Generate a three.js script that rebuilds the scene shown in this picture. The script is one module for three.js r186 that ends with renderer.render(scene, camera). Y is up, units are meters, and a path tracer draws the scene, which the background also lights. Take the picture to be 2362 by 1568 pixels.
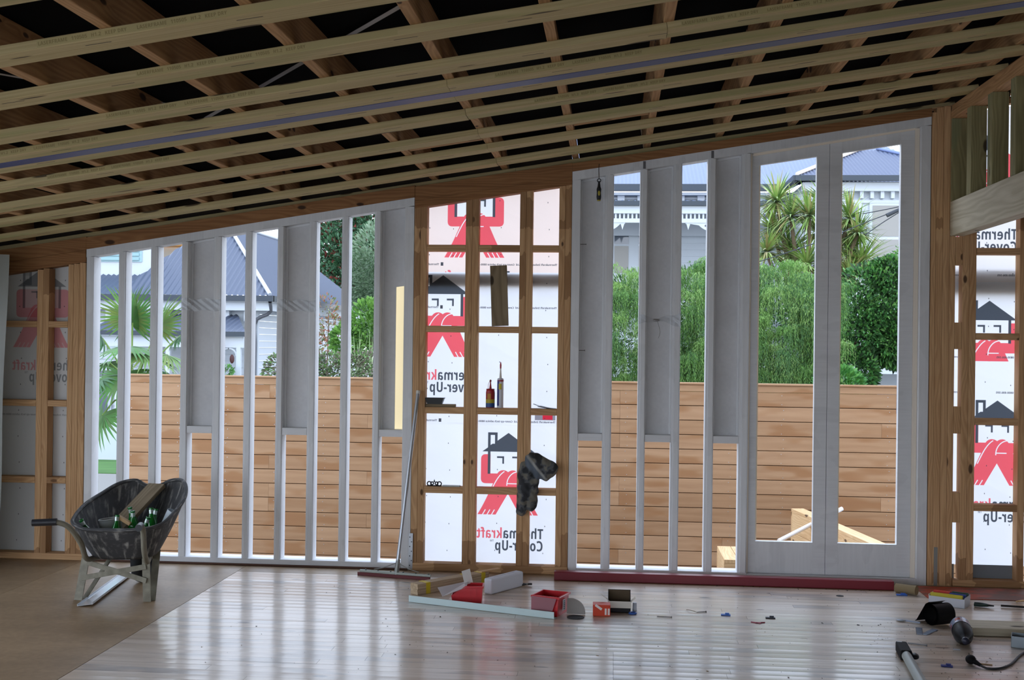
import * as THREE from 'three';
import { mergeGeometries, mergeVertices } from 'three/addons/utils/BufferGeometryUtils.js';
import { RoundedBoxGeometry } from 'three/addons/geometries/RoundedBoxGeometry.js';
import { MarchingCubes } from 'three/addons/objects/MarchingCubes.js';

// ---------------------------------------------------------------- camera, sky, exposure
const scene = new THREE.Scene();
const camera = new THREE.PerspectiveCamera(32.388, 2362 / 1568, 0.05, 400);
camera.rotation.order = 'YXZ';
camera.position.set(0, 1.6, 8.135);
camera.rotation.set(0.00297, 0.08639, 0.0127);
scene.add(camera);
const renderer = new THREE.WebGLRenderer({ antialias: true });
renderer.toneMapping = THREE.LinearToneMapping;
renderer.toneMappingExposure = 1.78;
renderer.shadowMap.enabled = true;
{ // pale evening sky: white haze at the horizon, light blue above
  const w = 64, h = 64, data = new Float32Array(w * h * 4);
  for (let j = 0; j < h; j++) {
    const el = Math.max(0, Math.sin(((j + 0.5) / h - 0.5) * Math.PI));
    const t = Math.pow(el, 0.55);
    const c = [1.72 * (1 - t) + 1.2 * t, 1.86 * (1 - t) + 1.45 * t, 2.06 * (1 - t) + 1.92 * t];
    for (let i = 0; i < w; i++) data.set([c[0], c[1], c[2], 1], (j * w + i) * 4);
  }
  const sky = new THREE.DataTexture(data, w, h, THREE.RGBAFormat, THREE.FloatType);
  sky.mapping = THREE.EquirectangularReflectionMapping;
  sky.magFilter = THREE.LinearFilter; sky.needsUpdate = true;
  scene.background = sky;
}

// ---------------------------------------------------------------- helpers
let seedState = 12345;
const rnd = () => { seedState = (seedState + 0x6D2B79F5) | 0; let t = Math.imul(seedState ^ (seedState >>> 15), 1 | seedState); t = (t + Math.imul(t ^ (t >>> 7), 61 | t)) ^ t; return ((t ^ (t >>> 14)) >>> 0) / 4294967296; };
const rr = (a, b) => a + (b - a) * rnd();
const V = (x, y, z) => new THREE.Vector3(x, y, z);
const names = new Map();
function numbered(n) { const k = names.get(n) || 0; names.set(n, k + 1); return k ? `${n}_${String(k).padStart(3, '0')}` : n; }
function shadow(o) { o.traverse((m) => { if (m.isMesh) { m.castShadow = true; m.receiveShadow = true; } }); return o; }
function tag(o, label, category, group, kind) {
  if (label) o.userData.label = label; if (category) o.userData.category = category;
  if (group) o.userData.group = group; if (kind) o.userData.kind = kind; return o;
}
function thing(name, label, category, pos = [0, 0, 0], turn = 0, group) {
  const g = new THREE.Group(); g.name = numbered(name); g.position.set(...pos); g.rotation.y = turn; scene.add(g);
  return tag(g, label, category, group);
}
function struct(name, label, category) { const g = new THREE.Group(); g.name = name; scene.add(g); return tag(g, label, category, null, 'structure'); }
function mesh(name, geo, mat, parent) {
  const m = new THREE.Mesh(Array.isArray(geo) ? merge(geo) : geo, mat);
  m.name = parent ? name : numbered(name); m.castShadow = m.receiveShadow = true; (parent || scene).add(m); return m;
}
function merge(list) {
  list = list.map((g) => { g = g.index ? g.toNonIndexed() : g; for (const k of Object.keys(g.attributes)) if (!['position', 'normal', 'uv', 'color'].includes(k)) g.deleteAttribute(k); return g; });
  const col = list.every((g) => g.attributes.color);
  if (!col) list.forEach((g) => g.deleteAttribute('color'));
  const uv = list.every((g) => g.attributes.uv);
  if (!uv) list.forEach((g) => g.deleteAttribute('uv'));
  return mergeGeometries(list);
}
// a sawn length along x, long edges chamfered; uv in metres: u along, v round the section (bottom, back, top, front)
function bar(L, a, b, c = 0.0022, u0 = rr(0, 2.4), v0 = rr(0, 0.6)) {
  const hy = a / 2, hz = b / 2, P = [[-hy, hz - c], [-hy, -hz + c], [-hy + c, -hz], [hy - c, -hz], [hy, -hz + c], [hy, hz - c], [hy - c, hz], [-hy + c, hz]];
  const pos = [], nor = [], uv = []; let v = v0;
  for (let i = 0; i < 8; i++) {
    const p = P[i], q = P[(i + 1) % 8], len = Math.hypot(q[0] - p[0], q[1] - p[1]), n = [0, (q[1] - p[1]) / len, -(q[0] - p[0]) / len];
    const s = (n[1] * (p[0] + q[0]) + n[2] * (p[1] + q[1])) < 0 ? -1 : 1; n[1] *= s; n[2] *= s;
    const A = [-L / 2, ...p], B = [L / 2, ...p], C = [L / 2, ...q], D = [-L / 2, ...q];
    const tri = [[A, u0, v], [C, u0 + L, v + len], [B, u0 + L, v], [A, u0, v], [D, u0, v + len], [C, u0 + L, v + len]];
    for (const [w, uu, vv] of tri) { pos.push(...w); nor.push(...n); uv.push(uu, vv); }
    v += len;
  }
  for (const sx of [-1, 1]) for (let i = 1; i < 7; i++) {
    const T = sx > 0 ? [P[0], P[i], P[i + 1]] : [P[0], P[i + 1], P[i]];
    for (const p of T) { pos.push(sx * L / 2, ...p); nor.push(sx, 0, 0); uv.push(u0 + p[0] * 0.3, v0 + p[1]); }
  }
  const g = new THREE.BufferGeometry();
  g.setAttribute('position', new THREE.Float32BufferAttribute(pos, 3)); g.setAttribute('normal', new THREE.Float32BufferAttribute(nor, 3)); g.setAttribute('uv', new THREE.Float32BufferAttribute(uv, 2));
  return g;
}
function barBox(X, Y, Z, c, u0, v0) {
  const w = X[1] - X[0], h = Y[1] - Y[0], d = Z[1] - Z[0]; let g;
  if (h >= w && h >= d) { g = bar(h, w, d, c, u0, v0); g.rotateZ(Math.PI / 2); } else if (w >= d) g = bar(w, h, d, c, u0, v0); else { g = bar(d, h, w, c, u0, v0); g.rotateY(Math.PI / 2); }
  g.translate((X[0] + X[1]) / 2, (Y[0] + Y[1]) / 2, (Z[0] + Z[1]) / 2); return g;
}
function tb(parent, name, X, Y, Z, mat, c, u0, v0) { return mesh(name, barBox(X, Y, Z, c, u0, v0), mat, parent); }
// bar between two points
function barAB(p, q, a, b, c) { const d = q.clone().sub(p), g = bar(d.length(), a, b, c); const m = new THREE.Matrix4(), x = d.clone().normalize(), up = Math.abs(x.y) > 0.95 ? V(0, 0, 1) : V(0, 1, 0), z = x.clone().cross(up).normalize(), y = z.clone().cross(x); m.makeBasis(x, y, z).setPosition(p.clone().add(q).multiplyScalar(0.5)); return g.applyMatrix4(m); }
// extruded outline in the xy plane between z0 and z1
function slab(pts, z0, z1, holes) {
  const s = new THREE.Shape(pts.map((p) => new THREE.Vector2(...p)));
  if (holes) for (const h of holes) s.holes.push(new THREE.Path(h.map((p) => new THREE.Vector2(...p))));
  const g = new THREE.ExtrudeGeometry(s, { depth: z1 - z0, bevelEnabled: false, curveSegments: 6 }); g.translate(0, 0, z0); return g;
}
const box = (X, Y, Z) => new THREE.BoxGeometry(X[1] - X[0], Y[1] - Y[0], Z[1] - Z[0]).translate((X[0] + X[1]) / 2, (Y[0] + Y[1]) / 2, (Z[0] + Z[1]) / 2);
const rbox = (w, h, d, r = 0.004, s = 2) => new RoundedBoxGeometry(w, h, d, s, r);
const tube = (pts, r, seg = 16, rad = 8, closed) => new THREE.TubeGeometry(new THREE.CatmullRomCurve3(pts.map((p) => (p.isVector3 ? p : V(...p))), closed), seg, r, rad, closed);
function cylAB(p, q, r0, r1 = r0, seg = 10) { const d = q.clone().sub(p), g = new THREE.CylinderGeometry(r1, r0, d.length(), seg); g.applyQuaternion(new THREE.Quaternion().setFromUnitVectors(V(0, 1, 0), d.clone().normalize())); const m = p.clone().add(q).multiplyScalar(0.5); return g.translate(m.x, m.y, m.z); }
const lathe = (pts, seg = 24) => new THREE.LatheGeometry(pts.map((p) => new THREE.Vector2(...p)), seg);
function setUV(g, f) { const p = g.attributes.position, a = new Float32Array(p.count * 2); for (let i = 0; i < p.count; i++) { const q = f(p.getX(i), p.getY(i), p.getZ(i)); a[2 * i] = q[0]; a[2 * i + 1] = q[1]; } g.setAttribute('uv', new THREE.BufferAttribute(a, 2)); return g; }
function paint(g, r, gg, b) { const n = g.attributes.position.count, a = new Float32Array(n * 3); for (let i = 0; i < n; i++) a.set([r, gg, b], i * 3); g.setAttribute('color', new THREE.BufferAttribute(a, 3)); return g; }
function bufGeo(pos, idx, uv, col) { const g = new THREE.BufferGeometry(); g.setAttribute('position', new THREE.Float32BufferAttribute(pos, 3)); if (uv) g.setAttribute('uv', new THREE.Float32BufferAttribute(uv, 2)); if (col) g.setAttribute('color', new THREE.Float32BufferAttribute(col, 3)); if (idx) g.setIndex(idx); g.computeVertexNormals(); return g; }
// continuous surface of a distance function (metres) inside a cube
function blob(fn, c, half, res) {
  const mc = new MarchingCubes(res, new THREE.MeshStandardMaterial(), false, false, 60000); mc.isolation = 0; const n = mc.size;
  for (let k = 0; k < n; k++) for (let j = 0; j < n; j++) for (let i = 0; i < n; i++) { const x = (i - n / 2) / (n / 2), y = (j - n / 2) / (n / 2), z = (k - n / 2) / (n / 2); mc.field[i + j * n + k * n * n] = -fn(c[0] + x * half, c[1] + y * half, c[2] + z * half); }
  mc.update(); const g = new THREE.BufferGeometry(), N = mc.count !== undefined ? mc.count : mc.geometry.drawRange.count;
  g.setAttribute('position', new THREE.BufferAttribute(mc.positionArray.slice(0, N * 3), 3)); g.setAttribute('normal', new THREE.BufferAttribute(mc.normalArray.slice(0, N * 3), 3));
  g.scale(half, half, half); g.translate(...c); return g;
}
const capsule = (p, a, b, ra, rb) => { const ab = [b[0] - a[0], b[1] - a[1], b[2] - a[2]], ap = [p[0] - a[0], p[1] - a[1], p[2] - a[2]]; const t = Math.max(0, Math.min(1, (ab[0] * ap[0] + ab[1] * ap[1] + ab[2] * ap[2]) / (ab[0] ** 2 + ab[1] ** 2 + ab[2] ** 2))); return Math.hypot(ap[0] - ab[0] * t, ap[1] - ab[1] * t, ap[2] - ab[2] * t) - (ra + (rb - ra) * t); };
const smin = (a, b, k) => { const h = Math.max(0, Math.min(1, 0.5 + 0.5 * (b - a) / k)); return b + (a - b) * h - k * h * (1 - h); };

// ---------------------------------------------------------------- computed textures
const hash = (i, j, s) => { let h = Math.imul(i, 374761393) + Math.imul(j, 668265263) + Math.imul(s, 2246822519); h = Math.imul(h ^ (h >>> 13), 1274126177); return ((h ^ (h >>> 16)) >>> 0) / 4294967296; };
function pn(x, y, px, py, s) { // periodic value noise
  const x0 = Math.floor(x), y0 = Math.floor(y); let fx = x - x0, fy = y - y0; fx = fx * fx * (3 - 2 * fx); fy = fy * fy * (3 - 2 * fy);
  const m = (a, p) => ((a % p) + p) % p, a = hash(m(x0, px), m(y0, py), s), b = hash(m(x0 + 1, px), m(y0, py), s), c = hash(m(x0, px), m(y0 + 1, py), s), d = hash(m(x0 + 1, px), m(y0 + 1, py), s);
  return a + (b - a) * fx + (c - a) * fy + (a - b - c + d) * fx * fy;
}
const fbm = (x, y, px, py, s, o = 4) => { let v = 0, a = 0.5, f = 1; for (let i = 0; i < o; i++) { v += a * pn(x * f, y * f, px * f, py * f, s + i * 17); a *= 0.5; f *= 2; } return v / (1 - Math.pow(0.5, o)); };
function tex(w, h, fn, mx, my, linear) {
  const d = new Uint8Array(w * h * 4);
  for (let j = 0; j < h; j++) for (let i = 0; i < w; i++) { const c = fn(i / w, j / h), k = (j * w + i) * 4; for (let q = 0; q < 3; q++) d[k + q] = Math.max(0, Math.min(255, Math.round(c[q]))); d[k + 3] = 255; }
  const t = new THREE.DataTexture(d, w, h); t.wrapS = t.wrapT = THREE.RepeatWrapping; t.magFilter = THREE.LinearFilter; t.minFilter = THREE.LinearMipmapLinearFilter; t.generateMipmaps = true;
  if (!linear) t.colorSpace = THREE.SRGBColorSpace; t.repeat.set(1 / mx, 1 / my); t.needsUpdate = true; return t;
}
const mix3 = (a, b, t) => [a[0] + (b[0] - a[0]) * t, a[1] + (b[1] - a[1]) * t, a[2] + (b[2] - a[2]) * t];
const sm = (a, b, x) => { const t = Math.max(0, Math.min(1, (x - a) / (b - a))); return t * t * (3 - 2 * t); };
function woodTex(seed, light, dark, opt = {}) { // 2.4 m along u, 0.6 m along v
  const { knots = 9, rings = 26, contrast = 1, stain = null, stains = [], tint = null } = opt; const K = [];
  for (let i = 0; i < knots; i++) K.push([hash(i, 1, seed), hash(i, 2, seed), 0.006 + 0.012 * hash(i, 3, seed)]);
  return tex(1024, 256, (u, v) => {
    let warp = 0, kn = 0;
    for (const [a, b, r] of K) { let du = u - a, dv = v - b; du -= Math.round(du); dv -= Math.round(dv); const d = Math.hypot(du * 2.4 / 2.2, dv * 0.6) / r; if (d < 6) { warp += Math.exp(-d * d * 0.18) * 0.05 * Math.sign(dv || 1); kn = Math.max(kn, 1 - sm(0.7, 1.3, d)); } }
    const w = fbm(u * 4, v * 6, 4, 6, seed, 3) * 0.22 + warp, r = Math.sin((v + w) * rings * 6.283), f = pn(u * 24, v * 190, 24, 190, seed + 3), c = fbm(u * 6, v * 14, 6, 14, seed + 9, 3);
    let t = 0.32 + 0.22 * r * contrast + 0.25 * (f - 0.5) * contrast + 0.7 * (c - 0.5) * contrast; let col = mix3(light, dark, Math.max(0, Math.min(1, t)));
    if (tint) col = mix3(col, tint, 0.7 * sm(0.55, 0.75, fbm(u * 5, v * 4, 5, 4, seed + 31, 3)));
    col = mix3(col, [dark[0] * 0.42, dark[1] * 0.38, dark[2] * 0.35], kn * 0.85);
    if (stain) for (const [a, b] of stains) { const e = 0.012 * (fbm(u * 3, v * 24, 3, 24, seed + 5, 2) - 0.5) * 2; if (u > a + e && u < b + e) col = mix3(col, stain, 0.45 + 0.15 * f); }
    return col;
  }, 2.4, 0.6);
}
const STD = (o) => new THREE.MeshStandardMaterial({ side: THREE.DoubleSide, ...o }), PHY = (o) => new THREE.MeshPhysicalMaterial({ side: THREE.DoubleSide, ...o });
const M = {};
const stainC = [120, 78, 42];
M.frame = [1, 2, 3, 4].map((s) => STD({ map: woodTex(s * 11, [212, 171, 126], [171, 127, 85], { stain: [130, 92, 58], stains: s === 3 ? [[0, 0.085]] : s === 2 ? [[0.0, 0.12], [0.8, 0.93]] : s === 1 ? [[0.0, 0.03]] : [], knots: 5 }), roughness: 0.8 }));
M.batten = [0, 1, 2].map((s) => STD({ map: woodTex(101 + s * 7, [196, 180, 128], [158, 138, 88], { knots: 12, tint: [150, 150, 100], contrast: 0.8 }), roughness: 0.8 }));
M.rafter = [0, 1].map((s) => STD({ map: woodTex(201 + s, [192, 150, 104], [146, 106, 66]), roughness: 0.85 }));
M.green = [0, 1].map((s) => STD({ map: woodTex(301 + s, [158, 150, 108], [116, 108, 74], { tint: [126, 130, 96] }), roughness: 0.85 }));
M.grey = STD({ map: woodTex(331, [206, 196, 172], [170, 158, 130], { rings: 14, knots: 6 }), roughness: 0.75 });
M.fence = [0, 1, 2, 3].map((s) => STD({ map: woodTex(401 + s * 5, [[174, 136, 100], [169, 131, 95], [178, 140, 104], [165, 127, 91]][s], [[152, 113, 79], [147, 108, 74], [157, 118, 84], [143, 104, 70]][s], { knots: 0, rings: 7, contrast: 0.75, tint: [146, 100, 60] }), roughness: 0.75 }));
M.pine = STD({ map: woodTex(451, [226, 190, 142], [196, 152, 104], { knots: 5 }), roughness: 0.75 });
M.moulding = STD({ map: woodTex(471, [204, 182, 152], [174, 150, 120], { knots: 0, rings: 30 }), roughness: 0.8 });
M.oldwood = STD({ map: woodTex(461, [150, 134, 108], [108, 92, 68], { rings: 14 }), roughness: 0.9 });
const paintTex = tex(512, 512, (u, v) => { const a = fbm(u * 6, v * 6, 6, 6, 51, 4), b = pn(u * 10, v * 160, 10, 160, 57), c = sm(0.6, 0.64, fbm(u * 5, v * 9, 5, 9, 77, 3)); const k = 224 + 12 * (a - 0.5) + 6 * (b - 0.5) - 6 * c; return [k, k + 1, k + 3]; }, 1.3, 1.3);
M.white = STD({ map: paintTex, roughness: 0.55 });
M.panel = STD({ map: tex(256, 256, (u, v) => { const a = fbm(u * 40, v * 40, 40, 40, 61, 2), b = fbm(u * 5, v * 5, 5, 5, 63, 3), k = 214 + 8 * (a - 0.5) + 12 * (b - 0.5); return [k, k, k + 2]; }, 0.7, 0.7), roughness: 0.7 });
M.plain = (c, r = 0.6, m = 0, x = {}) => STD({ color: c, roughness: r, metalness: m, ...x });
M.head = STD({ map: woodTex(77, [158, 112, 70], [118, 78, 44], { knots: 5 }), roughness: 0.85 });  // darker wood for the head plates: shade under the ceiling is in the colour
M.matte = (c, r = 0.7) => PHY({ color: c, roughness: r, specularIntensity: 0.25 });
M.black = M.plain('#17171a', 0.75); M.steel = M.plain('#b9bdc2', 0.32, 0.9); M.dirtysteel = M.plain('#9a9c98', 0.5, 0.7);
M.housewhite = M.plain('#c2c8ce', 0.6);

// ---------------------------------------------------------------- the room: floor
const S = 0.1515, H0 = 2.907, roofAng = Math.atan(S);      // underside of the ceiling battens: y = H0 + S x
const pick = (a) => a[Math.floor(rnd() * a.length)];
const floor = struct('floor', 'half-laid timber floor with old glossy boards and brown sheets', 'floor');
mesh('subfloor', box([-5.1, 5.2], [-0.3, -0.024], [-0.15, 11.5]), M.plain('#5b4a38', 0.9), floor);
{
  const mats = [0, 1, 2, 3].map((s) => PHY({ map: woodTex(501 + s * 3, [[214, 196, 176], [206, 186, 165], [220, 203, 186], [200, 178, 155]][s], [[188, 168, 147], [178, 157, 135], [196, 176, 156], [170, 147, 123]][s], { knots: 2, rings: 7, contrast: 0.9, tint: [148, 138, 130] }), roughness: 0.38, clearcoat: 0.5, clearcoatRoughness: 0.13 }));
  const W = 0.0845;
  function plank(x0, x1, z, cup, tilt) {
    const n = 6, pos = [], uv = [], idx = [], u0 = rr(0, 2.4), v0 = rr(0, 0.6);
    for (let i = 0; i <= n; i++) { const t = i / n - 0.5, y = cup * (4 * t * t - 1) + tilt * t; for (const x of [x0, x1]) { pos.push(x, y, z + (t * 0.985 + 0.5) * W); uv.push(u0 + x - x0, v0 + t * W); } }
    for (let i = 0; i < n; i++) { const a = 2 * i; idx.push(a, a + 2, a + 1, a + 1, a + 2, a + 3); }
    const b = pos.length / 3; for (const [x, y, z2] of [[x0, -0.02, z + 0.008 * W], [x1, -0.02, z + 0.008 * W], [x0, -0.02, z + 0.992 * W], [x1, -0.02, z + 0.992 * W]]) { pos.push(x, y, z2); uv.push(u0, v0); }
    const top = bufGeo(pos.slice(0, b * 3), idx, uv.slice(0, b * 2)), e = 2 * n;
    const q = (i) => pos.slice(i * 3, i * 3 + 3), side = [];
    for (const [a, c, d, f] of [[0, 1, b + 1, b], [e, b + 2, b + 3, e + 1]]) side.push(...q(a), ...q(c), ...q(d), ...q(a), ...q(d), ...q(f));
    const sg = bufGeo(side, null, new Array(side.length / 3 * 2).fill(0.1));
    return merge([top, sg]);
  }
  let row = 0;
  for (let z = 0.235; z < 11.3; z += W, row++) {
    const cuts = [-2.572]; const long = z > 3.2;
    if (!long) { let x = -2.572 + rr(0.5, 2.4); while (x < 4.2) { cuts.push(x); x += rr(1.3, 3.2); } if (z > 2.0 && z < 2.6) cuts.push(0.02 + 0.0); }
    cuts.push(5.0); cuts.sort((a, b) => a - b);
    for (let i = 0; i + 1 < cuts.length; i++) if (cuts[i + 1] - cuts[i] > 0.12) mesh('floorboard', plank(cuts[i], cuts[i + 1] - 0.0012, z, rr(0.00012, 0.0006), rr(-0.0006, 0.0006)), pick(mats), floor);
  }
  const sheetTex = (s) => tex(512, 512, (u, v) => { const a = fbm(u * 70, v * 70, 70, 70, s, 2), b = fbm(u * 4, v * 5, 4, 5, s + 2, 4), c = fbm(u * 3, v * 22, 3, 22, s + 4, 3); return mix3([170, 142, 108], [130, 106, 78], Math.max(0, Math.min(1, 0.4 * a + 0.9 * (b - 0.25) + 0.4 * (c - 0.5)))); }, 1.6, 1.6);
  const sm1 = STD({ map: sheetTex(601), roughness: 0.5 }), sm2 = STD({ map: sheetTex(611), roughness: 0.46 });
  const sheets = [[-4.9, -3.78, -0.12, 1.748, sm1], [-3.777, -2.576, -0.12, 1.748, sm2], [-4.9, -2.576, 1.752, 4.15, sm2], [-4.9, -2.576, 4.154, 6.55, sm1], [-4.9, -2.576, 6.554, 8.95, sm2], [-4.9, -2.576, 8.954, 11.4, sm1], [-2.573, -0.6, -0.12, 0.232, sm1], [-0.597, 2.4, -0.12, 0.232, sm2], [2.403, 5.0, -0.12, 0.232, sm1]];
  for (const [x0, x1, z0, z1, m] of sheets) mesh('floor_sheet', setUV(box([x0, x1], [-0.022, -0.0004], [z0, z1]), (x, y, z) => [x + y, z]), m, floor);
}

// ---------------------------------------------------------------- front wall: open timber framing
const wf = struct('wall_front', 'bare timber stud framing with nogs between the white joinery', 'wall');
const D = 0.09;
const stud = (x0, x1, y0, y1, m = pick(M.frame), nm = 'stud', z = 0) => tb(wf, nm, [x0, x1], [y0, y1], [z - D, z], m, 0.002, y0 > 0.2 ? rr(0.3, 1.2) : y0);
const slopeBar = (x0, x1, yb0, yb1, h, z0, z1, m, nm, par = wf) => mesh(nm, slab([[x0, yb0], [x1, yb1], [x1, yb1 + h], [x0, yb0 + h]], z0, z1), m, par);
const F = M.frame;
// left bay
stud(-4.75, -4.705, 0.045, 2.05); stud(-4.154, -4.1105, 0.045, 2.09, F[0]); stud(-4.1095, -4.066, 0.045, 2.1, F[1]);
stud(-3.923, -3.884, 0.045, 2.13, F[0]); stud(-3.883, -3.84, 0.045, 2.135, F[2]); stud(-3.839, -3.793, 0.045, 2.142, F[0]);
for (const y of [1.674, 1.103, 0.548]) { tb(wf, 'nog', [-4.705, -4.155], [y, y + 0.045], [-D, 0], pick(F)); tb(wf, 'nog', [-4.065, -3.924], [y, y + 0.045], [-D, 0], pick(F)); }
tb(wf, 'bottom_plate', [-4.75, -3.793], [0, 0.045], [-D, 0.004], F[1]);
slopeBar(-4.75, -3.793, 2.0, 2.148, 0.085, -D, 0.003, M.head, 'top_plate');
slopeBar(-4.75, -3.793, 2.087, 2.235, 0.095, -D, 0, M.head, 'top_plate');
// middle bay
stud(-1.402, -1.358, 0.05, 2.56, F[1]); stud(-1.357, -1.313, 0.05, 2.56, F[2]);
stud(-1.039, -0.9935, 0.05, 2.61, F[2]); stud(-0.9925, -0.947, 0.05, 2.61, F[2]);
stud(-0.659, -0.615, 0.05, 2.66, F[1]); stud(-0.614, -0.57, 0.05, 2.67, F[2]);
stud(-0.386, -0.344, 0.05, 2.7, F[0]); stud(-0.343, -0.299, 0.05, 2.71, F[1]);
[[-1.312, -1.04], [-0.946, -0.66], [-0.569, -0.387]].forEach(([a, b]) => { for (const y of [2.242, 1.673, 1.102, 0.544]) tb(wf, 'nog', [a, b], [y, y + 0.045], [-D, -0.002], pick(F)); });
tb(wf, 'bottom_plate', [-1.402, -0.299], [0, 0.053], [-D, 0.008], F[1]);
slopeBar(-1.402, -0.299, 2.541, 2.708, 0.052, -D, 0.003, M.head, 'top_plate');
// long head over everything, under the first batten
slopeBar(-3.79, -1.403, 2.239, 2.618, 0.085, -D, 0.004, M.head, 'head_plate');
slopeBar(-1.402, -0.299, 2.594, 2.761, 0.1, -D, 0, M.head, 'head_plate');
slopeBar(-0.298, 2.13, 2.798, 3.1715, 0.058, -D, 0.004, M.head, 'head_plate');
// right bay
const ry = (x) => 2.86 + S * x;
[[2.133, 2.165], [2.166, 2.211], [2.212, 2.256], [2.257, 2.296]].forEach(([a, b], i) => stud(a, b, 0, i === 0 ? 3.2 : 3.24, F[i % 2 ? 0 : 3]));
stud(2.344, 2.389, 0.045, ry(2.36), F[2]); stud(2.39, 2.435, 0.045, ry(2.4), F[0]); stud(2.718, 2.763, 0.045, ry(2.72), F[2]); stud(3.3, 3.345, 0.045, ry(3.3), F[0]); stud(3.9, 3.945, 0.045, ry(3.9), F[0]); stud(4.5, 4.545, 0.045, ry(4.5), F[0]);
for (const [y0, y1] of [[2.17, 2.36], [1.6, 1.78], [1.03, 1.21], [0.43, 0.63]]) stud(2.297, 2.343, y0, y1, pick(F), 'block');
[[2.436, 2.717], [2.764, 3.299], [3.346, 3.899], [3.946, 4.499]].forEach(([a, b]) => { for (const y of [2.24, 1.665, 1.09, 0.51]) tb(wf, 'nog', [a, b], [y, y + 0.045], [-D, 0], pick(F)); });
tb(wf, 'bottom_plate', [2.3, 5.0], [0, 0.045], [-D, 0.006], F[1]);
slopeBar(2.3, 5.0, ry(2.3), ry(5.0), 0.045, -D, 0, F[0], 'top_plate'); slopeBar(2.13, 5.0, 3.165 + 0.06, H0 + 5 * S - 0.006, 0.004, -D, 0, F[0], 'packer');
// galvanised bits on the framing
mesh('flashing_strip', setUV(box([2.436, 2.717], [0.02, 0.135], [-0.088, -0.082]), (x, y) => [x, y]), M.plain('#8a929a', 0.45, 0.5), wf);
mesh('bracing_strap', box([2.176, 2.2], [0.0, 0.26], [0.0005, 0.0025]), M.dirtysteel, wf);
mesh('bracing_strap', box([2.3, 2.325], [0.0, 0.14], [-0.06, -0.057]), M.dirtysteel, wf);
{ const gs = [box([-1.413, -1.385], [0.01, 0.26], [0.006, 0.009])]; const m = mesh('bracing_strap', gs, M.steel, wf); for (let i = 0; i < 7; i++) mesh('nail_hole', new THREE.CylinderGeometry(0.004, 0.004, 0.002, 8).rotateX(Math.PI / 2).translate(-1.399 + (i % 2 ? 0.006 : -0.006), 0.035 + i * 0.033, 0.0095), M.black, m); }

// ---------------------------------------------------------------- white joinery
function mullion(par, x0, x1, y0, y1) {
  const w = x1 - x0; const m = tb(par, 'mullion', [x0, x1], [y0, y1], [-0.11, -0.006], M.white, 0.002);
  tb(m, 'bead', [x0 + w * 0.28, x1 - w * 0.1], [y0, y1], [-0.0055, 0.004], M.white, 0.0015); return m;
}
function bay(par, x0, x1, topY, zp = -0.07) { // solid upper panel between two mullions over a low transom
  const t = tb(par, 'transom', [x0, x1], [0.932, 0.982], [-0.11, -0.004], M.white, 0.002);
  mesh('panel', setUV(slab([[x0, 0.98], [x1, 0.98], [x1, topY(x1)], [x0, topY(x0)]], zp - 0.01, zp), (x, y) => [x, y]), M.panel, par);
  tb(par, 'bead', [x0, x0 + 0.012], [0.983, topY(x0) - 0.002], [zp + 0.0005, zp + 0.014], M.white, 0.001); tb(par, 'bead', [x1 - 0.012, x1], [0.983, topY(x1) - 0.004], [zp + 0.0005, zp + 0.014], M.white, 0.001);
  mesh('bead', slab([[x0 + 0.012, topY(x0) - 0.014], [x1 - 0.012, topY(x1) - 0.014], [x1 - 0.012, topY(x1)], [x0 + 0.012, topY(x0)]], zp + 0.0005, zp + 0.014), M.white, par); return t;
}
const w1 = struct('window_1', 'unglazed white window frame of narrow bays beside wheelbarrow', 'window');
const top1 = (x) => 2.239 + (x + 3.788) * 0.1585, bot1 = (x) => top1(x) - 0.057;
mesh('frame_head', setUV(slab([[-3.788, top1(-3.788) - 0.057], [-1.404, bot1(-1.404)], [-1.404, top1(-1.404)], [-3.788, top1(-3.788)]], -0.11, 0.004), (x, y) => [y, x]), M.white, w1);
tb(w1, 'frame_stile', [-3.788, -3.733], [0, bot1(-3.76)], [-0.118, 0], M.white); tb(w1, 'frame_stile', [-1.471, -1.404], [0, bot1(-1.45)], [-0.118, 0.0], M.white);
mesh('old_sill_strip', barBox([-3.72, -1.42], [0.0005, 0.014], [0.0045, 0.022], 0.004), M.plain('#5b4034', 0.95), w1); tb(w1, 'frame_sill', [-3.732, -1.472], [0.0, 0.048], [-0.15, 0.004], M.white);
const m1 = [[-3.55, -3.495], [-3.313, -3.258], [-3.084, -3.03], [-2.849, -2.792], [-2.619, -2.569], [-2.385, -2.335], [-2.157, -2.104], [-1.921, -1.87], [-1.687, -1.638]];
m1.forEach(([a, b]) => mullion(w1, a, b, 0.048, bot1((a + b) / 2)));
bay(w1, -3.03, -2.849, bot1); bay(w1, -2.335, -2.157, bot1);
{ // third solid bay: board cut short, added cream sheet stands for its sun patch
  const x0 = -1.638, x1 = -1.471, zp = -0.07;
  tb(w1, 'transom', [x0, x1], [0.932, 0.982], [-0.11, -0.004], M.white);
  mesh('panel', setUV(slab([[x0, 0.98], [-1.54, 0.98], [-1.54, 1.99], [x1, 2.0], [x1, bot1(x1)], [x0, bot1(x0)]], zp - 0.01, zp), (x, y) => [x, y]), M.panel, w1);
  const c = mesh('sun_patch_sheet', box([-1.542, x1], [0.982, 2.0], [zp - 0.014, zp - 0.0105]), PHY({ color: '#fff2d4', roughness: 1, transmission: 0.85, thickness: 0 }), w1); tag(c, 'added cream translucent sheet standing for the sun patch in the last bay');
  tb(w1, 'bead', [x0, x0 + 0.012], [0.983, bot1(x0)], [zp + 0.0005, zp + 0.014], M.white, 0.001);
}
const w2 = struct('window_2', 'unglazed white window frame beside the double doors', 'window');
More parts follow.
